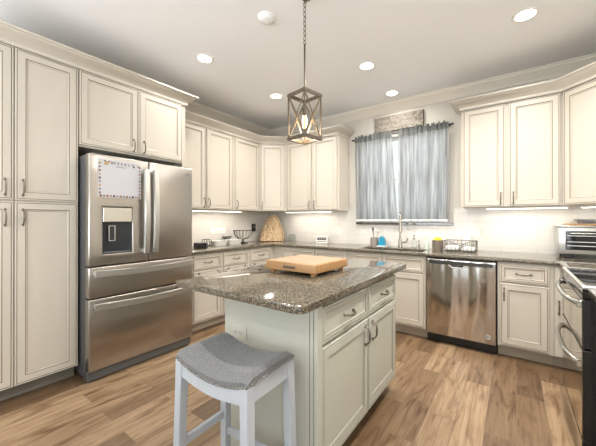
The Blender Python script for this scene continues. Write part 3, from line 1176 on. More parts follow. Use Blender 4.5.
def dish(name, label, loc, rz, L, D, hgt, m_):
    bm = B()
    rings = []
    for (f, z) in ((0.85, 0.0), (1.0, hgt), (0.95, hgt), (0.80, 0.012)):
        ring = []
        for k in range(28):
            a = 2 * PI * k / 28
            ca, sa = math.cos(a), math.sin(a)
            e = 0.5
            ring.append(bm.verts.new((L / 2 * f * math.copysign(abs(ca) ** e, ca), D / 2 * f * math.copysign(abs(sa) ** e, sa), z)))
        rings.append(ring)
    for a, b in zip(rings, rings[1:]):
        for k in range(28):
            bm.faces.new((a[k], a[(k + 1) % 28], b[(k + 1) % 28], b[k]))
    bm.faces.new(rings[0][::-1])
    bm.faces.new(rings[-1])
    return tag(link(name, bm, m_, loc=loc, rot=(0, 0, rz), smooth=True), label, 'dish')


dish('serving_dish', 'empty pale ceramic serving dish nearest the footed fruit basket', (0.21, -1.03, 0.914), R90, 0.25, 0.15, 0.065, 'grey_tray')
dish('serving_dish', 'pale ceramic serving dish holding tan rolls, left of the grey bowl', (0.21, -1.285, 0.914), R90, 0.23, 0.15, 0.062, 'grey_tray')
for i, (dx, dy) in enumerate(((-0.05, 0.0), (0.0, 0.015), (0.05, -0.01))):
    bm = B()
    bmesh.ops.create_uvsphere(bm, u_segments=12, v_segments=8, radius=0.03)
    for v in bm.verts:
        v.co.z *= 0.8
    tag(link('bread_roll', bm, ('tan', 'cloth', 'tan')[i], loc=(0.21 + dy, -1.285 + dx, 0.951), smooth=True), ('tan roll at the near end of the serving dish', 'pale roll in the middle of the serving dish', 'tan roll at the far end of the serving dish')[i], 'bread')
bm = B()
lathe(bm, [(0, 0), (0.03, 0), (0.035, 0.006), (0.06, 0.03), (0.075, 0.055), (0.071, 0.055), (0.055, 0.032), (0.03, 0.012), (0, 0.010)], n=24)
tag(link('bowl', bm, 'grey_bowl', loc=(0.068, -1.02, 0.966), smooth=True), 'slate grey bowl on a low stand behind the pale serving dish', 'bowl')
bm = B()
lathe(bm, [(0, 0), (0.05, 0), (0.05, 0.006), (0.018, 0.012), (0.018, 0.045), (0.05, 0.050), (0.05, 0.052), (0, 0.052)], n=18)
tag(link('bowl_stand', bm, 'grey_tray', loc=(0.068, -1.02, 0.914), smooth=True), 'small pale pedestal under the slate grey bowl', 'stand')
t = thing('plate_rack', 'small dark metal plate rack at the left end of the ceramic dishes', 'rack', (0.20, -1.46, 0.914), R90)
bm = B()
tube(bm, [(-0.05, -0.05, 0.004), (0.05, -0.05, 0.004)], 0.004, 6)
tube(bm, [(-0.05, 0.05, 0.004), (0.05, 0.05, 0.004)], 0.004, 6)
for x in (-0.05, 0.05):
    tube(bm, [(x, -0.05, 0.004), (x, 0.05, 0.004)], 0.004, 6)
link('base_frame', bm, 'wire', t)
for x in (-0.035, 0.0, 0.035):
    bm = B()
    tube(bm, [(x, -0.05, 0.004), (x - 0.018, -0.05, 0.085), (x - 0.022, 0.0, 0.095), (x - 0.018, 0.05, 0.085), (x, 0.05, 0.004)], 0.004, 6)
    link('divider', bm, 'wire', t, smooth=True)

# wire fruit basket on a foot
t = thing('fruit_basket', 'footed dark wire fruit basket on the left counter', 'basket', (0.19, -0.82, 0.914))
bm = B()
lathe(bm, [(0, 0), (0.075, 0), (0.078, 0.006), (0.04, 0.012), (0.014, 0.022), (0.012, 0.045), (0.03, 0.055), (0, 0.056)], n=24)
link('foot', bm, 'wire', t, smooth=True)
bm = B()
for k in range(16):
    a = 2 * PI * k / 16
    tube(bm, [(r_ * math.cos(a), r_ * math.sin(a), z) for r_, z in ((0.02, 0.054), (0.07, 0.066), (0.11, 0.095), (0.132, 0.14), (0.142, 0.185), (0.15, 0.19))], 0.0028, 6)
link('ribs', bm, 'wire', t, smooth=True)
bm = B()
tube(bm, [(0.143 * math.cos(a), 0.143 * math.sin(a), 0.186) for a in [2 * PI * k / 32 for k in range(32)]], 0.0038, 6, closed=True)
link('rim', bm, 'wire', t, smooth=True)

# woven basket leaning in the corner
t = thing('woven_basket', 'tan woven dome-shaped basket standing in the left corner', 'basket', (0.27, -0.27, 0.914), PI / 4)
bm = B()
prof = [(0.0, 1.0), (0.03, 1.04), (0.12, 1.0), (0.17, 0.93), (0.23, 0.80), (0.30, 0.68), (0.35, 0.58), (0.385, 0.45), (0.41, 0.26), (0.418, 0.03)]
rings = []
for z, s in prof:
    rings.append([bm.verts.new((0.185 * s * math.cos(a) + (0.03 * (z / 0.425) if math.cos(a) < 0 else 0.0), 0.085 * (0.55 + 0.45 * s) * math.sin(a) * (1 if s > 0.1 else 0.2), z)) for a in [2 * PI * k / 28 for k in range(28)]])
for a, b in zip(rings, rings[1:]):
    for k in range(28):
        bm.faces.new((a[k], a[(k + 1) % 28], b[(k + 1) % 28], b[k]))
bm.faces.new(rings[0][::-1])
bm.faces.new(rings[-1])
link('body', bm, 'wicker', t, smooth=True)
bm = B()
tube(bm, [(0.19 * math.cos(a), 0.092 * math.sin(a), 0.012) for a in [2 * PI * k / 28 for k in range(28)]], 0.012, 8, closed=True)
link('base_braid', bm, 'wicker', t, smooth=True)
bm = B()
tube(bm, [(0.185 * s + 0.004, -0.03, z) for z, s in prof[1:]], 0.012, 8)
link('edge_braid', bm, 'wicker', t, smooth=True)
bm = B()
lathe(bm, [(0, 0), (0.05, 0), (0.056, 0.02), (0.056, 0.09), (0.045, 0.115), (0.04, 0.118), (0.04, 0.112), (0.051, 0.088), (0.051, 0.01), (0, 0.008)], n=22)
tag(link('glass_jar', bm, 'jar_glass', loc=(0.58, -0.12, 0.914), smooth=True), 'small clear glass jar right of the woven basket', 'jar')

# small white block sign
t = thing('block_sign', 'small white block sign with a dark label on the back counter', 'sign', (1.15, -0.13, 0.914), 0.28)
link('block', bx(-0.085, 0.085, -0.02, 0.02, 0, 0.095, bev=0.003), 'white_pl', t)
lb = link('label_panel', bx(-0.07, 0.07, -0.022, -0.0195, 0.045, 0.085), 'ink_black', t)
bm = B()
tube(bm, [(-0.055 + 0.11 * k / 40, -0.0222, 0.065 + 0.008 * math.sin(k * 1.1) * (0.6 + 0.4 * math.sin(k * 0.37))) for k in range(41)], 0.0014, 4)
link('script_line', bm, 'white_pl', lb)
link('stripe', bx(-0.07, 0.07, -0.0212, -0.0195, 0.018, 0.026), 'ink_grey', t)


# ------------------------------------------------------------------ window dressing
cur_z1 = 2.375


def curtain(label, xt0, xt1, xb0, xb1, ph, zb):
    t = thing('sheer_curtain', label, 'curtain', ((xt0 + xt1) / 2, -0.085, cur_z1))
    cx0 = (xt0 + xt1) / 2
    nx, nz = 96, 18

    def pt(u, v):      # v 0 top, 1 bottom
        xt = xt0 + (xt1 - xt0) * u
        xb = xb0 + (xb1 - xb0) * u
        vv = v ** 1.3
        x = xt + (xb - xt) * vv - cx0
        amp = 0.014 + 0.010 * v
        y = amp * (math.sin(u * 47 + ph) * 0.7 + 0.5 * math.sin(u * 83 + ph * 2 + v) + 0.4 * math.sin(u * 23 + 1.3 * ph + 0.8 * v))
        return (x, y, -(cur_z1 - zb) * v)
    bm = B()
    g = [[bm.verts.new(pt(i / nx, j / nz)) for i in range(nx + 1)] for j in range(nz + 1)]
    for j in range(nz):
        for i in range(nx):
            bm.faces.new((g[j][i], g[j][i + 1], g[j + 1][i + 1], g[j + 1][i]))
    o = link('sheer_fabric', bm, 'sheer', t, smooth=True)
    bm = B()
    g = []
    for j in range(5):
        row = []
        for i in range(nx + 1):
            u = i / nx
            x, y, z = pt(u, 0)
            k = j / 4
            z = -0.045 + 0.085 * k + (0.014 * math.sin(u * 61 + ph) + 0.010 * math.sin(u * 131)) * k
            row.append(bm.verts.new((x, -0.014 + y * 0.8 + 0.012 * math.sin(u * 150 + ph) * k, z)))
        g.append(row)
    for j in range(4):
        for i in range(nx):
            bm.faces.new((g[j][i], g[j][i + 1], g[j + 1][i + 1], g[j + 1][i]))
    link('ruffled_header', bm, 'ruffle', t, smooth=True)
    bm = B()
    g = []
    for j in range(2):
        g.append([bm.verts.new((pt(i / nx, 1)[0], pt(i / nx, 1)[1] - 0.003, pt(i / nx, 1)[2] + 0.022 * (1 - j))) for i in range(nx + 1)])
    for i in range(nx):
        bm.faces.new((g[0][i], g[0][i + 1], g[1][i + 1], g[1][i]))
    link('hem', bm, 'cloth', t, smooth=True)
    return t


curtain('left sheer grey curtain panel over the sink window', 1.662, 2.185, 1.672, 2.268, 0.4, 1.245)
curtain('right sheer grey curtain panel over the sink window', 2.262, 2.852, 2.268, 2.845, 1.9, 1.245)
t = thing('curtain_rod', 'thin black curtain rod across the top of the sink window', 'curtain rod', (2.255, -0.078, 2.377))
bm = B()
tube(bm, [(-0.605, 0, 0), (0.605, 0, 0)], 0.008, 8)
link('rod', bm, 'black', t, smooth=True)
for s in (-1, 1):
    bm = B()
    lathe(bm, [(0, 0), (0.011, 0.0), (0.013, 0.012), (0.008, 0.02), (0.014, 0.03), (0.006, 0.04), (0, 0.042)], n=12)
    link('finial', bm, 'black', t, loc=(s * 0.605, 0, 0), rot=(0, s * R90, 0), smooth=True)
    link('bracket', bx(s * 0.598 - 0.006, s * 0.598 + 0.006, -0.005, 0.078, -0.012, 0.004), 'black', t)

# wall sign above the window
t = thing('wall_sign', 'distressed grey wooden sign hung above the curtain rod', 'sign', (2.245, -0.001, 2.50))
link('board', bx(-0.315, 0.315, -0.03, 0, -0.065, 0.138, bev=0.002), 'sign_edge', t)
fc_ = link('face', bx(-0.311, 0.311, -0.034, -0.0295, -0.061, 0.134, bev=0.001), 'sign', t)
bm = B()
for row, zc in enumerate((0.075, 0.0)):
    for wd in range(3):
        x0 = -0.27 + wd * 0.185 + row * 0.02
        pts = [(x0 + 0.15 * k / 36, -0.0345, zc + 0.022 * math.sin(k * 0.95 + wd) * (0.5 + 0.5 * abs(math.sin(k * 0.31 + row)))) for k in range(37)]
        tube(bm, pts, 0.003, 4)
link('script_carving', bm, 'sign_script', fc_)

# ------------------------------------------------------------------ refrigerator
fr = thing('refrigerator', 'stainless steel french-door refrigerator with ice dispenser', 'refrigerator', (0.848, -3.034, 0), R90)
W_ = 0.90
link('body', bx(0.004, W_ - 0.004, 0.075, 0.80, 0.03, 1.77), 'steel_dark', fr)
link('base_grille', bx(0.0, W_, 0.03, 0.10, 0.012, 0.085, bev=0.004), 'steel_dark', fr)
for x in (0.02, W_ - 0.10):
    link('foot', bx(x, x + 0.08, 0.045, 0.10, 0.0, 0.012), 'black', fr)
for x in (0.03, W_ - 0.11):
    link('hinge_cover', bx(x, x + 0.08, 0.03, 0.13, 1.772, 1.787, bev=0.005), 'steel_dark', fr)


def slab_x(bm, x0, x1, z0, z1, hx=None, hz=None):
    """rounded-edge steel door front, optional rectangular opening"""
    xs_ = [x0, x1]
    zs_ = [z0, z1]
    if hx:
        xs_ = [x0, hx[0], hx[1], x1]
        zs_ = [z0, hz[0], hz[1], z1]
    ins = lambda a, b: not (hx and hx[0] < a < hx[1] and hz[0] < b < hz[1])
    return cells(xs_, zs_, ins, 0.0, 0.07, axis='y', bev=0.009, seg=3)


DX = (0.096, 0.322)
DZ_ = (0.99, 1.365)
split = 0.462
ld = link('left_door', slab_x(None, 0.0, split - 0.003, 0.903, 1.775, DX, DZ_), 'steel', fr, smooth=True)
rd = link('right_door', slab_x(None, split + 0.003, W_, 0.903, 1.775), 'steel', fr, smooth=True)
md = link('middle_drawer', slab_x(None, 0.0, W_, 0.655, 0.893), 'steel', fr, smooth=True)
fd = link('freezer_drawer', slab_x(None, 0.0, W_, 0.092, 0.645), 'steel', fr, smooth=True)
link('dispenser_recess', bx(DX[0] - 0.01, DX[1] + 0.01, 0.055, 0.07, DZ_[0] - 0.01, DZ_[1] + 0.01), 'disp', ld)
link('dispenser_panel', bx(DX[0] + 0.004, DX[1] - 0.004, 0.002, 0.054, 1.245, DZ_[1] - 0.004, bev=0.003), 'disp_panel', ld)
bm = B()
frame_rect(bm, DX[0] + 0.05, DX[0] + 0.10, 1.09, 1.215, 0.018, 0.026, 0.006)
link('dispenser_paddle', bm, 'steel_h', ld)
link('paddle_plate', bx(DX[0] + 0.055, DX[0] + 0.095, 0.026, 0.055, 1.095, 1.21), 'disp', ld)
link('drip_tray', bx(DX[0] + 0.004, DX[1] - 0.004, -0.004, 0.054, DZ_[0] + 0.002, DZ_[0] + 0.014, bev=0.002), 'steel_dark', ld)


def bar_handle(pts, wdt, thick, axis):
    """flat bowed bar: pts along the bar, wdt across, thick outwards (-y)"""
    bm = B()
    rings = []
    for (p, out) in pts:
        c = Vector(p)
        across = Vector((1, 0, 0)) if axis == 'z' else Vector((0, 0, 1))
        y0 = c.y - out
        ring = [c + across * (-wdt / 2), c + across * (wdt / 2)]
        a, b = ring
        rings.append([bm.verts.new(v) for v in ((a.x, y0, a.z), ((a.x * .9 + b.x * .1), y0 - thick, (a.z * .9 + b.z * .1)), ((a.x * .1 + b.x * .9), y0 - thick, (a.z * .1 + b.z * .9)), (b.x, y0, b.z))])
    for r1, r2 in zip(rings, rings[1:]):
        for k in range(4):
            bm.faces.new((r1[k], r1[(k + 1) % 4], r2[(k + 1) % 4], r2[k]))
    bm.faces.new(rings[0])
    bm.faces.new(rings[-1][::-1])
    return bm


def vhandle(parent, x, z0, z1):
    n = 12
    pts = []
    for k in range(n + 1):
        t = k / n
        pts.append(((x, 0, z0 + (z1 - z0) * t), 0.034 + 0.018 * math.sin(PI * t)))
    h = link('handle', bar_handle(pts, 0.046, 0.020, 'z'), 'steel_h', parent, smooth=True)
    for z in (z0 + 0.02, z1 - 0.02):
        link('standoff', bx(x - 0.012, x + 0.012, -0.042, 0.001, z - 0.018, z + 0.018, bev=0.003), 'steel_h', h)


def hhandle(parent, z):
    n = 14
    pts = []
    x0, x1 = 0.03, W_ - 0.02
    for k in range(n + 1):
        t = k / n
        pts.append(((x0 + (x1 - x0) * t, 0, z - 0.012 * math.sin(PI * t)), 0.030 + 0.020 * math.sin(PI * t)))
    h = link('handle', bar_handle(pts, 0.056, 0.018, 'x'), 'steel_h', parent, smooth=True)
    for x in (x0 + 0.02, x1 - 0.02):
        link('standoff', bx(x - 0.018, x + 0.018, -0.036, 0.001, z - 0.014, z + 0.014, bev=0.003), 'steel_h', h)


vhandle(ld, split - 0.042, 0.975, 1.70)
vhandle(rd, split + 0.040, 0.975, 1.70)
hhandle(md, 0.845)
hhandle(fd, 0.590)
link('badge', bx(W_ - 0.075, W_ - 0.03, -0.002, 0.001, 1.706, 1.713), 'steel_dark', rd)

# weekly board on the left door
wb = thing('weekly_board', 'white weekly planner board with a patterned border on the refrigerator', 'whiteboard', (0.848, -3.034, 0), R90)
bx0, bx1, bz0, bz1 = 0.060, 0.388, 1.440, 1.742
link('panel', bx(bx0, bx1, -0.006, -0.0005, bz0, bz1, bev=0.001), 'board_white', wb)
keys = ['ink_brown', 'ink_grey', 'ink_gold', 'ink_red']
print_bm = B()


def spot(m_, x, z, s):
    pts = []
    b_ = print_bm
    c = b_.verts.new((x, -0.0068, z))
    vs = [b_.verts.new((x + s * math.cos(a) * (1 if k % 2 else 0.65), -0.0066, z + s * math.sin(a) * (1 if k % 2 else 0.65))) for k, a in enumerate([2 * PI * k / 8 for k in range(8)])]
    for k in range(8):
        b_.faces.new((c, vs[k], vs[(k + 1) % 8])).material_index = keys.index(m_)


i = 0
for k in range(13):
    x = bx0 + 0.018 + (bx1 - bx0 - 0.036) * k / 12
    spot(('ink_brown', 'ink_grey', 'ink_red')[k % 3], x, bz0 + 0.012, 0.0125 - 0.003 * (k % 2))
for k in range(9):
    z = bz0 + 0.035 + (bz1 - bz0 - 0.07) * k / 8
    spot(('ink_brown', 'ink_grey', 'ink_gold')[k % 3], bx0 + 0.012, z, 0.011 - 0.002 * (k % 2))
    spot(('ink_red', 'ink_grey', 'ink_brown')[k % 3], bx1 - 0.012, z, 0.011 - 0.002 * (k % 2))
for dx, dz, m_, s in ((0.058, -0.032, 'ink_gold', 0.020), (0.05, -0.014, 'ink_grey', 0.008), (0.075, -0.02, 'ink_brown', 0.009), (0.095, -0.03, 'ink_brown', 0.007), (0.085, -0.012, 'ink_red', 0.005),
                      (0.268, -0.036, 'ink_grey', 0.011), (0.302, -0.03, 'ink_brown', 0.008), (0.29, -0.018, 'ink_gold', 0.006)):
    spot(m_, bx0 + dx, bz1 + dz, s)
link('printed_border', print_bm, keys, wb)
RT = Matrix.Rotation(PI / 2, 4, 'X')
text_obj('lettering', 'W E E K L Y', 0.034, 'ink_grey', wb, Matrix.Translation((bx0 + 0.182, -0.0066, bz1 - 0.036)) @ RT)
bm = B()
tube(bm, [(bx0 + 0.13 + 0.07 * k / 30, -0.0068, bz1 - 0.052 + 0.005 * math.sin(k * 1.2)) for k in range(31)], 0.0014, 4)
link('script_line', bm, 'ink_blue', wb)

# ------------------------------------------------------------------ dishwasher
dw = thing('dishwasher', 'stainless steel dishwasher under the back counter', 'dishwasher', (2.728, -0.632, 0))
link('tub', bx(0.004, 0.602, 0.022, 0.60, 0.03, 0.868), 'black', dw)
link('toe_kick', bx(0.0, 0.606, 0.06, 0.09, 0.0, 0.095), 'black', dw)
dd = link('door', cells([0.004, 0.235, 0.335, 0.602], [0.10, 0.795, 0.812, 0.846, 0.862], lambda a, b: not ((0.795 < b < 0.812 and 0.235 < a < 0.335)), -0.014, 0.02, axis='y', bev=0.004), 'steel_dw', dw, smooth=True)
link('control_strip', bx(0.030, 0.577, -0.0155, -0.013, 0.814, 0.848, bev=0.002), 'strip_dark', dd)
bm = B()
box(bm, 0.238, 0.332, -0.008, 0.0195, 0.796, 0.811)
link('handle_pocket', bm, 'black', dd)
bm = B()
tube(bm, [(0.205, -0.0145, 0.812), (0.225, -0.017, 0.798), (0.245, -0.018, 0.786), (0.285, -0.018, 0.782), (0.325, -0.018, 0.786), (0.345, -0.017, 0.798), (0.365, -0.0145, 0.812)], 0.006, 8)
link('pocket_lip', bm, 'steel_h', dd, smooth=True)
bm = B()
lathe(bm, [(0, 0), (0.024, 0), (0.024, 0.002), (0.019, 0.003), (0.0175, 0.0015), (0, 0.0015)], n=24)
bd = link('badge', bm, 'steel_h', dd, loc=(0.540, -0.0141, 0.165), rot=(R90, 0, 0), smooth=True)
bm = B()
tube(bm, [(0.008 * math.cos(t), 0.007 * math.sin(t * 1.0), 0.002) for t in [0.5 + k * 0.5 for k in range(10)]], 0.0012, 4)
tube(bm, [(-0.012, -0.002, 0.002), (-0.004, 0.008, 0.002), (0.002, -0.008, 0.002), (0.011, 0.006, 0.002)], 0.0012, 4)
link('badge_mark', bm, 'steel_dark', bd)

# ------------------------------------------------------------------ range
rg = thing('range', 'stainless double-oven electric range with black glass top at right', 'range', (3.748, -1.070, 0), -R90)
RW = 0.762
link('body', bx(0, RW, 0.03, 0.64, 0.02, 0.905), 'black', rg)
for x in (0.03, RW - 0.07):
    for y in (0.06, 0.56):
        link('foot', bx(x, x + 0.04, y, y + 0.04, 0, 0.02), 'black', rg)
tp = link('cooktop_frame', cells([0, 0.02, RW - 0.02, RW], [-0.004, 0.014, 0.61, 0.645], lambda a, b: not (0.02 < a < RW - 0.02 and 0.014 < b < 0.61), 0.905, 0.924, bev=0.004), 'steel_h', rg, smooth=True)
gl = link('cooktop_glass', bx(0.0195, RW - 0.0195, 0.0135, 0.6105, 0.906, 0.9225), 'black_glass', rg)
for x, y, r_ in ((0.20, 0.17, 0.105), (0.56, 0.17, 0.085), (0.20, 0.45, 0.075), (0.56, 0.45, 0.10), (0.38, 0.31, 0.05)):
    bm = B()
    for rr_ in (r_, r_ * 0.62):
        tube(bm, [(x + rr_ * math.cos(a), y + rr_ * math.sin(a), 0.9225) for a in [2 * PI * k / 36 for k in range(36)]], 0.0012, 4, closed=True)
    link('burner_ring', bm, 'ink_grey', gl)
link('fascia', bx(0, RW, -0.002, 0.03, 0.855, 0.905, bev=0.003), 'black_glass', rg)


def oven_door(z0, z1, hz):
    d = link('oven_door', bx(0.0, RW, 0.0, 0.032, z0, z1, bev=0.003), 'black', rg)
    link('door_face', bx(0.012, RW - 0.012, -0.003, 0.0005, z0 + 0.005, z1 - 0.005, bev=0.001), 'mirror_glass', d)
    bm = B()
    n = 18
    pts = []
    for k in range(n + 1):
        t = k / n
        o = 0.012 + 0.040 * (1 - abs(2 * t - 1) ** 3)
        pts.append((0.045 + (RW - 0.075) * t, -o, hz))
    tube(bm, pts, 0.0145, 10)
    h = link('handle', bm, 'chrome', d, smooth=True)
    for x in (0.045, RW - 0.03):
        link('handle_mount', bx(x - 0.016, x + 0.016, -0.024, 0.0, hz - 0.018, hz + 0.018, bev=0.004), 'chrome', h)


oven_door(0.600, 0.850, 0.825)
oven_door(0.135, 0.592, 0.515)
bp_ = link('bottom_panel', bx(0.0, RW, 0.0, 0.032, 0.045, 0.130, bev=0.003), 'black', rg)
link('panel_face', bx(0.012, RW - 0.012, -0.003, 0.0005, 0.05, 0.127, bev=0.001), 'mirror_glass', bp_)

# toaster oven with boards on top
to = thing('toaster_oven', 'silver toaster oven with a dark glass door in the right corner', 'toaster oven', (3.795, -0.300, 0.914))
TW, TD = 0.46, 0.27
bm = B()
box(bm, 0.0, TW, 0.0, TD, 0.032, 0.285, bev=0.012, seg=2)
link('housing', bm, 'steel_h', to, smooth=True)
link('top_lip', bx(-0.02, TW + 0.01, -0.022, TD, 0.278, 0.296, bev=0.008, seg=2), 'steel', to, smooth=True)
for x in (0.03, TW - 0.11):
    for y in (0.01, TD - 0.06):
        link('foot', bx(x, x + 0.08, y, y + 0.05, 0.0, 0.034, bev=0.006), 'black', to)
gd = link('glass_door', bx(0.05, 0.35, -0.008, 0.001, 0.075, 0.245, bev=0.002), 'black_glass', to)
bm = B()
for z in (0.11, 0.145, 0.20):
    box(bm, 0.06, 0.34, -0.010, -0.0075, z, z + 0.006)
link('rack_lines', bm, 'steel_h', gd)
bm = B()
tube(bm, [(0.08, -0.008, 0.225), (0.085, -0.035, 0.225), (0.315, -0.035, 0.225), (0.32, -0.008, 0.225)], 0.007, 8)
link('door_handle', bm, 'steel_h', gd, smooth=True)
cp_ = link('control_panel', bx(0.365, 0.45, -0.005, 0.001, 0.06, 0.26, bev=0.002), 'black', to)
for z in (0.10, 0.16, 0.22):
    bm = B()
    lathe(bm, [(0, 0), (0.02, 0), (0.018, 0.018), (0, 0.019)], n=16)
    link('knob', bm, 'steel_h', cp_, loc=(0.408, -0.005, z), rot=(R90, 0, 0), smooth=True)
tag(link('cutting_board', bx(-0.20, 0.20, -0.12, 0.12, 0, 0.016, bev=0.005), 'maple', loc=(4.06, -0.16, 1.21), rot=(0, 0, 0.02)), 'thin tan wooden cutting board lying on the toaster oven', 'cutting board')
t = thing('baking_tray', 'dark baking tray resting on the cutting board over the toaster oven', 'tray', (4.10, -0.14, 1.226))
bm = B()
box(bm, -0.14, 0.20, -0.10, 0.11, 0.0, 0.032, bev=0.003)
link('pan', bm, 'grey_bowl', t)
link('rim', cells([-0.165, -0.145, 0.205, 0.225], [-0.12, -0.10, 0.11, 0.125], lambda a, b: not (-0.145 < a < 0.205 and -0.10 < b < 0.11), 0.032, 0.040), 'steel_dark', t)

# ------------------------------------------------------------------ island
IP = ('island', 'island_glaze')
isl = thing('kitchen_island', 'pale grey-green kitchen island cabinet with two drawers and two doors', 'island', (2.737, -2.795, 0), R90)
IL = 1.083
DI = 0.603
link('carcass', bx(0.0, IL, 0, DI, 0.105, 0.885), 'island', isl)
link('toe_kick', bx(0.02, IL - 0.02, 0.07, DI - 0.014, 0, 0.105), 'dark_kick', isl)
# end panel towards the stool runs to the floor
link('end_panel', bx(-0.006, 0.0, 0.05, DI, 0.0, 0.885), 'island', isl)
bm = B()
box(bm, -0.012, 0.030, -0.022, 0.048, 0.0, 0.885, bev=0.003)
for s in (0.008, 0.030):
    box(bm, -0.0135, -0.011, s - 0.022 + 0.012, s - 0.022 + 0.0155, 0.02, 0.87, mi=1)
link('corner_post', bm, list(IP), isl)
link('end_panel', bx(IL, IL + 0.006, 0.0, DI, 0.105, 0.885), 'island', isl)
isp = [(0.036, 0.556), (0.572, 1.066)]
for i, (x0, x1) in enumerate(isp):
    drawer(isl, x0, x1, 0.69, 0.858, paint=IP)
    hx = x1 - 0.045 if i == 0 else x0 + 0.045
    d = link('door', panel_bm(x0, x1, 0.118, 0.672), list(IP), isl)
    link('handle', pull_v(hx, 0.585, 0.105), 'pewter', d, smooth=True)

# island granite top with rounded corners
bm = B()
ix0, ix1, iy0, iy1 = 1.913, 2.787, -2.974, -1.543
pts = []
for cx_, cy_, a0, r_ in ((ix1, iy0, -90, 0.035), (ix1, iy1, 0, 0.02), (ix0, iy1, 90, 0.02), (ix0, iy0, 180, 0.012)):
    sx_ = -1 if cx_ == ix1 else 1
    sy_ = 1 if cy_ == iy0 else -1
    for k in range(6):
        a = math.radians(a0 + 90 * k / 5)
        pts.append((cx_ + sx_ * r_ + r_ * math.cos(a), cy_ + sy_ * r_ + r_ * math.sin(a)))
prism(bm, pts, 0.886, 0.918, bev=0.004, seg=2)
tag(link('island_countertop', bm, 'granite', smooth=True), 'polished speckled granite slab on top of the kitchen island', 'countertop')

# butcher block
t = thing('butcher_block', 'thick maple butcher block on small feet on the island', 'cutting board', (2.335, -2.262, 0.918), -0.03)
bm = cells([-0.198, -0.05, 0.05, 0.198], [-0.198, 0.198], lambda a, b: True, 0.024, 0.078, bev=0.006)
link('block', bm, 'maple', t, smooth=True)
link('end_grain_top', bx(-0.178, 0.178, -0.178, 0.178, 0.0775, 0.0785), 'maple_end', t)
bm = B()
box(bm, -0.05, 0.05, -0.1995, -0.197, 0.040, 0.056, bev=0.001)  # dark strip stands in for the shade inside the finger hold
link('groove_shade', bm, 'sign_edge', t)
for sx_ in (-1, 1):
    for sy_ in (-1, 1):
        bm = B()
        lathe(bm, [(0, 0), (0.014, 0), (0.018, 0.006), (0.02, 0.014), (0.015, 0.02), (0.018, 0.0245), (0, 0.0245)], sx_ * 0.162, sy_ * 0.162, 14)
        link('foot', bm, 'maple', t, smooth=True)

# ------------------------------------------------------------------ stool
st = thing('bar_stool', 'whitewashed saddle stool with grey upholstered seat at the island end', 'stool', (2.470, -3.030, 0), 0.03)
SW, SD, SH = 0.216, 0.147, 0.698
sad = lambda x: SH - 0.042 * (1 - (x / SW) ** 2)
bm = B()
nx, ny = 24, 12
gt, gb = [], []
for i in range(nx + 1):
    u = -1 + 2 * i / nx
    rt, rb = [], []
    for j in range(ny + 1):
        v = -1 + 2 * j / ny
        x, y = u * SW, v * SD
        e = max(abs(u), abs(v))
        rnd = 0.016 * max(0, (abs(u) - 0.86) / 0.14) ** 2 + 0.016 * max(0, (abs(v) - 0.78) / 0.22) ** 2
        rt.append(bm.verts.new((x, y, sad(x) - rnd + 0.004 * (1 - v * v))))
        rb.append(bm.verts.new((x, y, sad(x) - 0.040)))
    gt.append(rt)
    gb.append(rb)
for i in range(nx):
    for j in range(ny):
        bm.faces.new((gt[i][j], gt[i + 1][j], gt[i + 1][j + 1], gt[i][j + 1]))
        bm.faces.new((gb[i][j], gb[i][j + 1], gb[i + 1][j + 1], gb[i + 1][j]))
for i in range(nx):
    bm.faces.new((gt[i][0], gb[i][0], gb[i + 1][0], gt[i + 1][0]))
    bm.faces.new((gt[i][ny], gt[i + 1][ny], gb[i + 1][ny], gb[i][ny]))
for j in range(ny):
    bm.faces.new((gt[0][j], gt[0][j + 1], gb[0][j + 1], gb[0][j]))
    bm.faces.new((gt[nx][j], gb[nx][j], gb[nx][j + 1], gt[nx][j + 1]))
seat = link('seat', bm, 'fabric', st, smooth=True)
bm = B()
NB = 27
for k in range(NB):
    x = -SW + 0.008 + (2 * SW - 0.016) * k / (NB - 1)
    for s in (-1, 1):
        bmesh.ops.create_icosphere(bm, subdivisions=1, radius=0.0058, matrix=Matrix.Translation((x, s * SD, sad(x) - 0.036)))
for k in range(18):
    y = -SD + 0.008 + (2 * SD - 0.016) * k / 17
    for s in (-1, 1):
        bmesh.ops.create_icosphere(bm, subdivisions=1, radius=0.0058, matrix=Matrix.Translation((s * SW, y, SH - 0.037)))
nh = link('nailhead_trim', bm, 'nail', seat, smooth=True)
nh['kind'] = 'stuff'
nh['label'] = 'row of small silver nailheads along the seat edge'
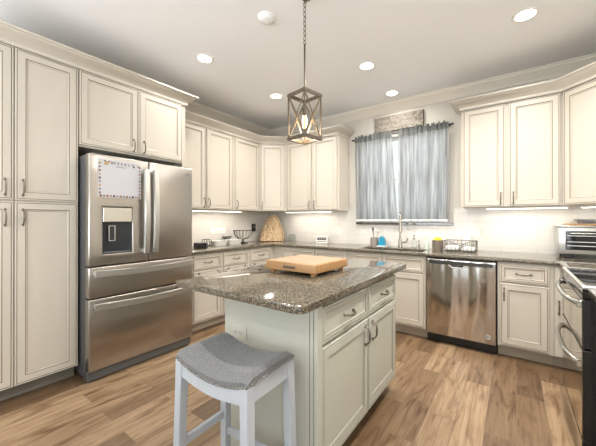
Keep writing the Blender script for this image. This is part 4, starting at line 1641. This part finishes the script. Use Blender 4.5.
# aprons
for s in (-1, 1):
    bm = B()
    n = 20
    a, b_ = [], []
    for i in range(n + 1):
        x = -SW + 0.016 + (2 * SW - 0.032) * i / n
        zt_, zb_ = sad(x) - 0.044, sad(x) - 0.044 - 0.052 - 0.018 * (x / SW) ** 4
        a.append([bm.verts.new((x, s * (SD - 0.006), z)) for z in (zt_, zb_)])
        b_.append([bm.verts.new((x, s * (SD - 0.028), z)) for z in (zt_, zb_)])
    for i in range(n):
        bm.faces.new((a[i][0], a[i + 1][0], a[i + 1][1], a[i][1]))
        bm.faces.new((b_[i][0], b_[i][1], b_[i + 1][1], b_[i + 1][0]))
        bm.faces.new((a[i][0], b_[i][0], b_[i + 1][0], a[i + 1][0]))
        bm.faces.new((a[i][1], a[i + 1][1], b_[i + 1][1], b_[i][1]))
    for i in (0, n):
        bm.faces.new((a[i][0], a[i][1], b_[i][1], b_[i][0]))
    link('apron', bm, 'stool', st)
    link('apron', bx(s * (SW - 0.017) - 0.011, s * (SW - 0.017) + 0.011, -SD + 0.03, SD - 0.03, SH - 0.112, SH - 0.044), 'stool', st)
    for q in (-1, 1):
        bm = B()
        lw = 0.021
        tx, ty = s * (SW - lw), q * (SD - lw)
        bxx, byy = s * (SW + 0.018 - lw), q * (SD + 0.012 - lw)
        tp_ = [bm.verts.new((tx + i * lw, ty + j * lw, SH - 0.046)) for i, j in ((-1, -1), (1, -1), (1, 1), (-1, 1))]
        bt_ = [bm.verts.new((bxx + i * lw * 0.9, byy + j * lw * 0.9, 0.0)) for i, j in ((-1, -1), (1, -1), (1, 1), (-1, 1))]
        bm.faces.new(tp_)
        bm.faces.new(bt_[::-1])
        for k in range(4):
            bm.faces.new((bt_[k], bt_[(k + 1) % 4], tp_[(k + 1) % 4], tp_[k]))
        bmesh.ops.bevel(bm, geom=bm.edges[:], offset=0.003, segments=1, affect='EDGES')
        link('leg', bm, 'stool', st)
for z, s in ((0.19, -1), (0.19, 1)):
    off = 0.012 * (1 - z / 0.6)
    link('stretcher', bx(-SW + 0.03, SW - 0.03, s * (SD - 0.021 + off) - 0.010, s * (SD - 0.021 + off) + 0.010, z - 0.018, z + 0.018, bev=0.002), 'stool', st)
for s in (-1, 1):
    z = 0.275
    off = 0.018 * (1 - z / 0.6)
    link('stretcher', bx(s * (SW - 0.021 + off) - 0.010, s * (SW - 0.021 + off) + 0.010, -SD + 0.03, SD - 0.03, z - 0.018, z + 0.018, bev=0.002), 'stool', st)

# ------------------------------------------------------------------ pendant lantern
PX, PY = 2.290, -2.232
pd = thing('pendant_lantern', 'weathered square lantern pendant with X sides hanging over the island', 'pendant light', (PX, PY, 0), math.radians(-10))
bm = B()
lathe(bm, [(0, H), (0.022, H), (0.022, H - 0.006), (0.006, H - 0.012), (0.005, H - 0.026), (0, H - 0.027)], n=18)
link('ceiling_hook', bm, 'lantern_metal', pd, smooth=True)
bm = B()
lathe(bm, [(0, H), (0.065, H), (0.065, H - 0.012), (0.02, H - 0.03), (0, H - 0.032)], 0.62, -0.12, n=24)
link('canopy', bm, 'lantern_metal', pd, smooth=True)
bm = B()
z = H - 0.03
k = 0
while z > 2.475:
    pts = []
    for q in range(14):
        a = 2 * PI * q / 14
        lx, lz = 0.009 * math.cos(a), 0.019 * math.sin(a)
        pts.append((lx if k % 2 else 0, 0 if k % 2 else lx, z - 0.017 + lz))
    tube(bm, pts, 0.0024, 6, closed=True)
    z -= 0.033
    k += 1
link('chain', bm, 'lantern_metal', pd, smooth=True)
bm = B()
NL = 24
dl = (0.62 / 0.6315, -0.12 / 0.6315)
for i_ in range(NL):
    u_ = (i_ + 0.5) / NL
    lx_ = 0.6315 * u_
    cz_ = H - 0.03 - 0.05 * 4 * u_ * (1 - u_)
    pts = []
    for q in range(12):
        a = 2 * PI * q / 12
        e, f_ = 0.018 * math.cos(a), 0.007 * math.sin(a)
        side = f_ if i_ % 2 else 0
        pts.append(((lx_ + e) * dl[0] - side * dl[1], (lx_ + e) * dl[1] + side * dl[0], cz_ + (0 if i_ % 2 else f_) - e * 0.2 * 1.6 * (1 - 2 * u_)))
    tube(bm, pts, 0.0022, 5, closed=True)
link('swag_chain', bm, 'lantern_metal', pd, smooth=True)
bm = B()
tube(bm, [(0, 0, z + 0.008), (0, 0, 2.18)], 0.006, 8)
link('stem', bm, 'lantern_metal', pd, smooth=True)
hs, zb, zt_ = 0.083, 1.812, 2.132
bm = B()
lathe(bm, [(0, 2.185), (0.010, 2.183), (0.012, 2.17), (0.016, 2.165), (0.016, 2.155), (0, 2.154)], n=14)
link('finial', bm, 'lantern_metal', pd, smooth=True)
bm = B()
w_ = 0.0085


def ring_frame(bm, h, z0, z1, w_):
    box(bm, -h, h, -h, -h + w_, z0, z1)
    box(bm, -h, h, h - w_, h, z0, z1)
    box(bm, -h, -h + w_, -h + w_, h - w_, z0, z1)
    box(bm, h - w_, h, -h + w_, h - w_, z0, z1)


ring_frame(bm, hs + 0.003, zt_ - 0.02, zt_, 0.016)
for dx, dy in ((1, 1), (1, -1)):
    tube(bm, [(-dx * (hs - 0.006), -dy * (hs - 0.006), zt_ - 0.002), (0, 0, zt_ + 0.026), (dx * (hs - 0.006), dy * (hs - 0.006), zt_ - 0.002)], 0.006, 6)
link('top_frame', bm, 'lantern_shaded', pd)
bm = B()
ring_frame(bm, hs + 0.003, zb, zb + 0.02, 0.016)
link('bottom_frame', bm, 'lantern_shaded', pd)
for sx_ in (-1, 1):
    for sy_ in (-1, 1):
        a, b_ = sx_ * hs, sy_ * hs
        link('corner_post', bx(min(a, a - sx_ * w_), max(a, a - sx_ * w_), min(b_, b_ - sy_ * w_), max(b_, b_ - sy_ * w_), zb + 0.02, zt_ - 0.02), 'lantern_shaded', pd)
for k in range(4):
    bm = B()
    for s in (-1, 1):
        p0 = Vector((-s * (hs - w_), -hs + 0.006, zb + 0.02))
        p1 = Vector((s * (hs - w_), -hs + 0.006, zt_ - 0.02))
        tube(bm, [p0, p1], 0.0064, 4)
    o = link('cross_brace', bm, 'lantern', pd)
    o.rotation_euler = (0, 0, k * R90)
bm = B()
tube(bm, [(0, 0, zt_ + 0.02), (0, 0, 2.03)], 0.005, 8)
lathe(bm, [(0, 2.035), (0.014, 2.034), (0.014, 1.985), (0, 1.984)], n=14)
link('socket', bm, 'lantern_metal', pd, smooth=True)
bm = B()
lathe(bm, [(0, 1.985), (0.011, 1.982), (0.017, 1.955), (0.0165, 1.93), (0.009, 1.90), (0.003, 1.882), (0, 1.88)], n=16)
link('bulb', bm, 'bulb', pd, smooth=True)
pl_ = bpy.data.lights.new('pendant_light', 'POINT')
pl_.energy = 2.6
pl_.color = (1, 0.86, 0.68)
pl_.shadow_soft_size = 0.02
po = bpy.data.objects.new('pendant_light', pl_)
COL.objects.link(po)
po.location = (PX, PY, 1.87)

# ------------------------------------------------------------------ ceiling lights
proto = None
cans = [((1.08, -2.16), 'recessed ceiling light above the refrigerator'), ((3.535, -1.12), 'recessed ceiling light near the right wall cabinets'),
        ((2.277, -1.12), 'recessed ceiling light right of the pendant, in the middle of the far row'), ((1.075, -1.10), 'recessed ceiling light just left of the pendant lantern'),
        ((2.271, -0.34), 'recessed ceiling light closest to the window'), ((3.535, -2.16), 'added unseen recessed ceiling light above the near right counter'),  # second one here is unseen, added to light the island's right face
        ((1.08, -5.0), 'recessed ceiling light at the rear left of the room'), ((3.3, -5.0), 'recessed ceiling light at the rear right of the room')]
for (x, y), lab in cans:
    if proto is None:
        t = thing('recessed_light', lab, 'ceiling light', (x, y, H), 0, 'recessed ceiling lights')
        bm = B()
        lathe(bm, [(0.062, -0.0005), (0.085, -0.0005), (0.085, -0.005), (0.078, -0.008), (0.064, -0.004), (0.062, -0.0005)], n=28)
        ring_ = link('trim_ring', bm, 'white_pl', t, smooth=True)
        bm = B()
        lathe(bm, [(0, -0.001), (0.0615, -0.001), (0.0615, -0.004), (0, -0.005)], n=28)
        gl_ = link('lens', bm, 'can_glow', t, smooth=True)
        proto = (t, ring_, gl_)
    else:
        t = proto[0].copy()
        COL.objects.link(t)
        t.location = (x, y, H)
        t['label'] = lab
        for c in proto[1:]:
            q = c.copy()
            COL.objects.link(q)
            q.parent = t
    area('can_lamp', (x, y, H - 0.012), (0, 0, 0), 0.12, 0.12, {-2.16: 6 if x < 2 else 24, -1.12: 14, -1.10: 14, -0.34: 4.5}.get(y, 9), (1.0, 0.955, 0.89), 'DISK', math.radians(150))

t = thing('smoke_detector', 'round white smoke detector on the ceiling left of the pendant chain', 'smoke detector', (1.945, -2.245, H))
bm = B()
lathe(bm, [(0, -0.034), (0.045, -0.032), (0.056, -0.022), (0.058, -0.010), (0.066, -0.009), (0.068, -0.0005), (0, -0.0005)], n=28)
link('cover', bm, 'ceiling', t, smooth=True)


# ------------------------------------------------------------------ under-cabinet lights
def ucl(label, loc, rz, L, pw):
    t = thing('undercabinet_light', label, 'light', loc, rz, 'under-cabinet light bars')
    link('housing', bx(-L / 2, L / 2, -0.03, 0.03, -0.018, -0.001, bev=0.002), 'white_pl', t)
    link('lens', bx(-L / 2 + 0.01, L / 2 - 0.01, -0.024, 0.024, -0.021, -0.0175), 'led', t)
    c, s = math.cos(rz), math.sin(rz)
    area('bar_lamp', (loc[0], loc[1], loc[2] - 0.023), (0, 0, rz), L - 0.03, 0.04, pw, (1.0, 0.94, 0.84))


ucl('glowing light bar under the left wall cabinets by the refrigerator', (0.20, -1.35, UB), R90, 0.95, 1.3)
ucl('glowing light bar under the wall cabinet left of the window', (0.93, -0.19, UB), 0, 0.82, 1.3)
ucl('glowing light bar under the wall cabinet right of the window', (3.55, -0.19, UB), 0, 0.66, 0.9)
ucl('glowing light bar under the diagonal right corner cabinet', (4.13, -0.30, UB), -PI / 4, 0.42, 0.5)
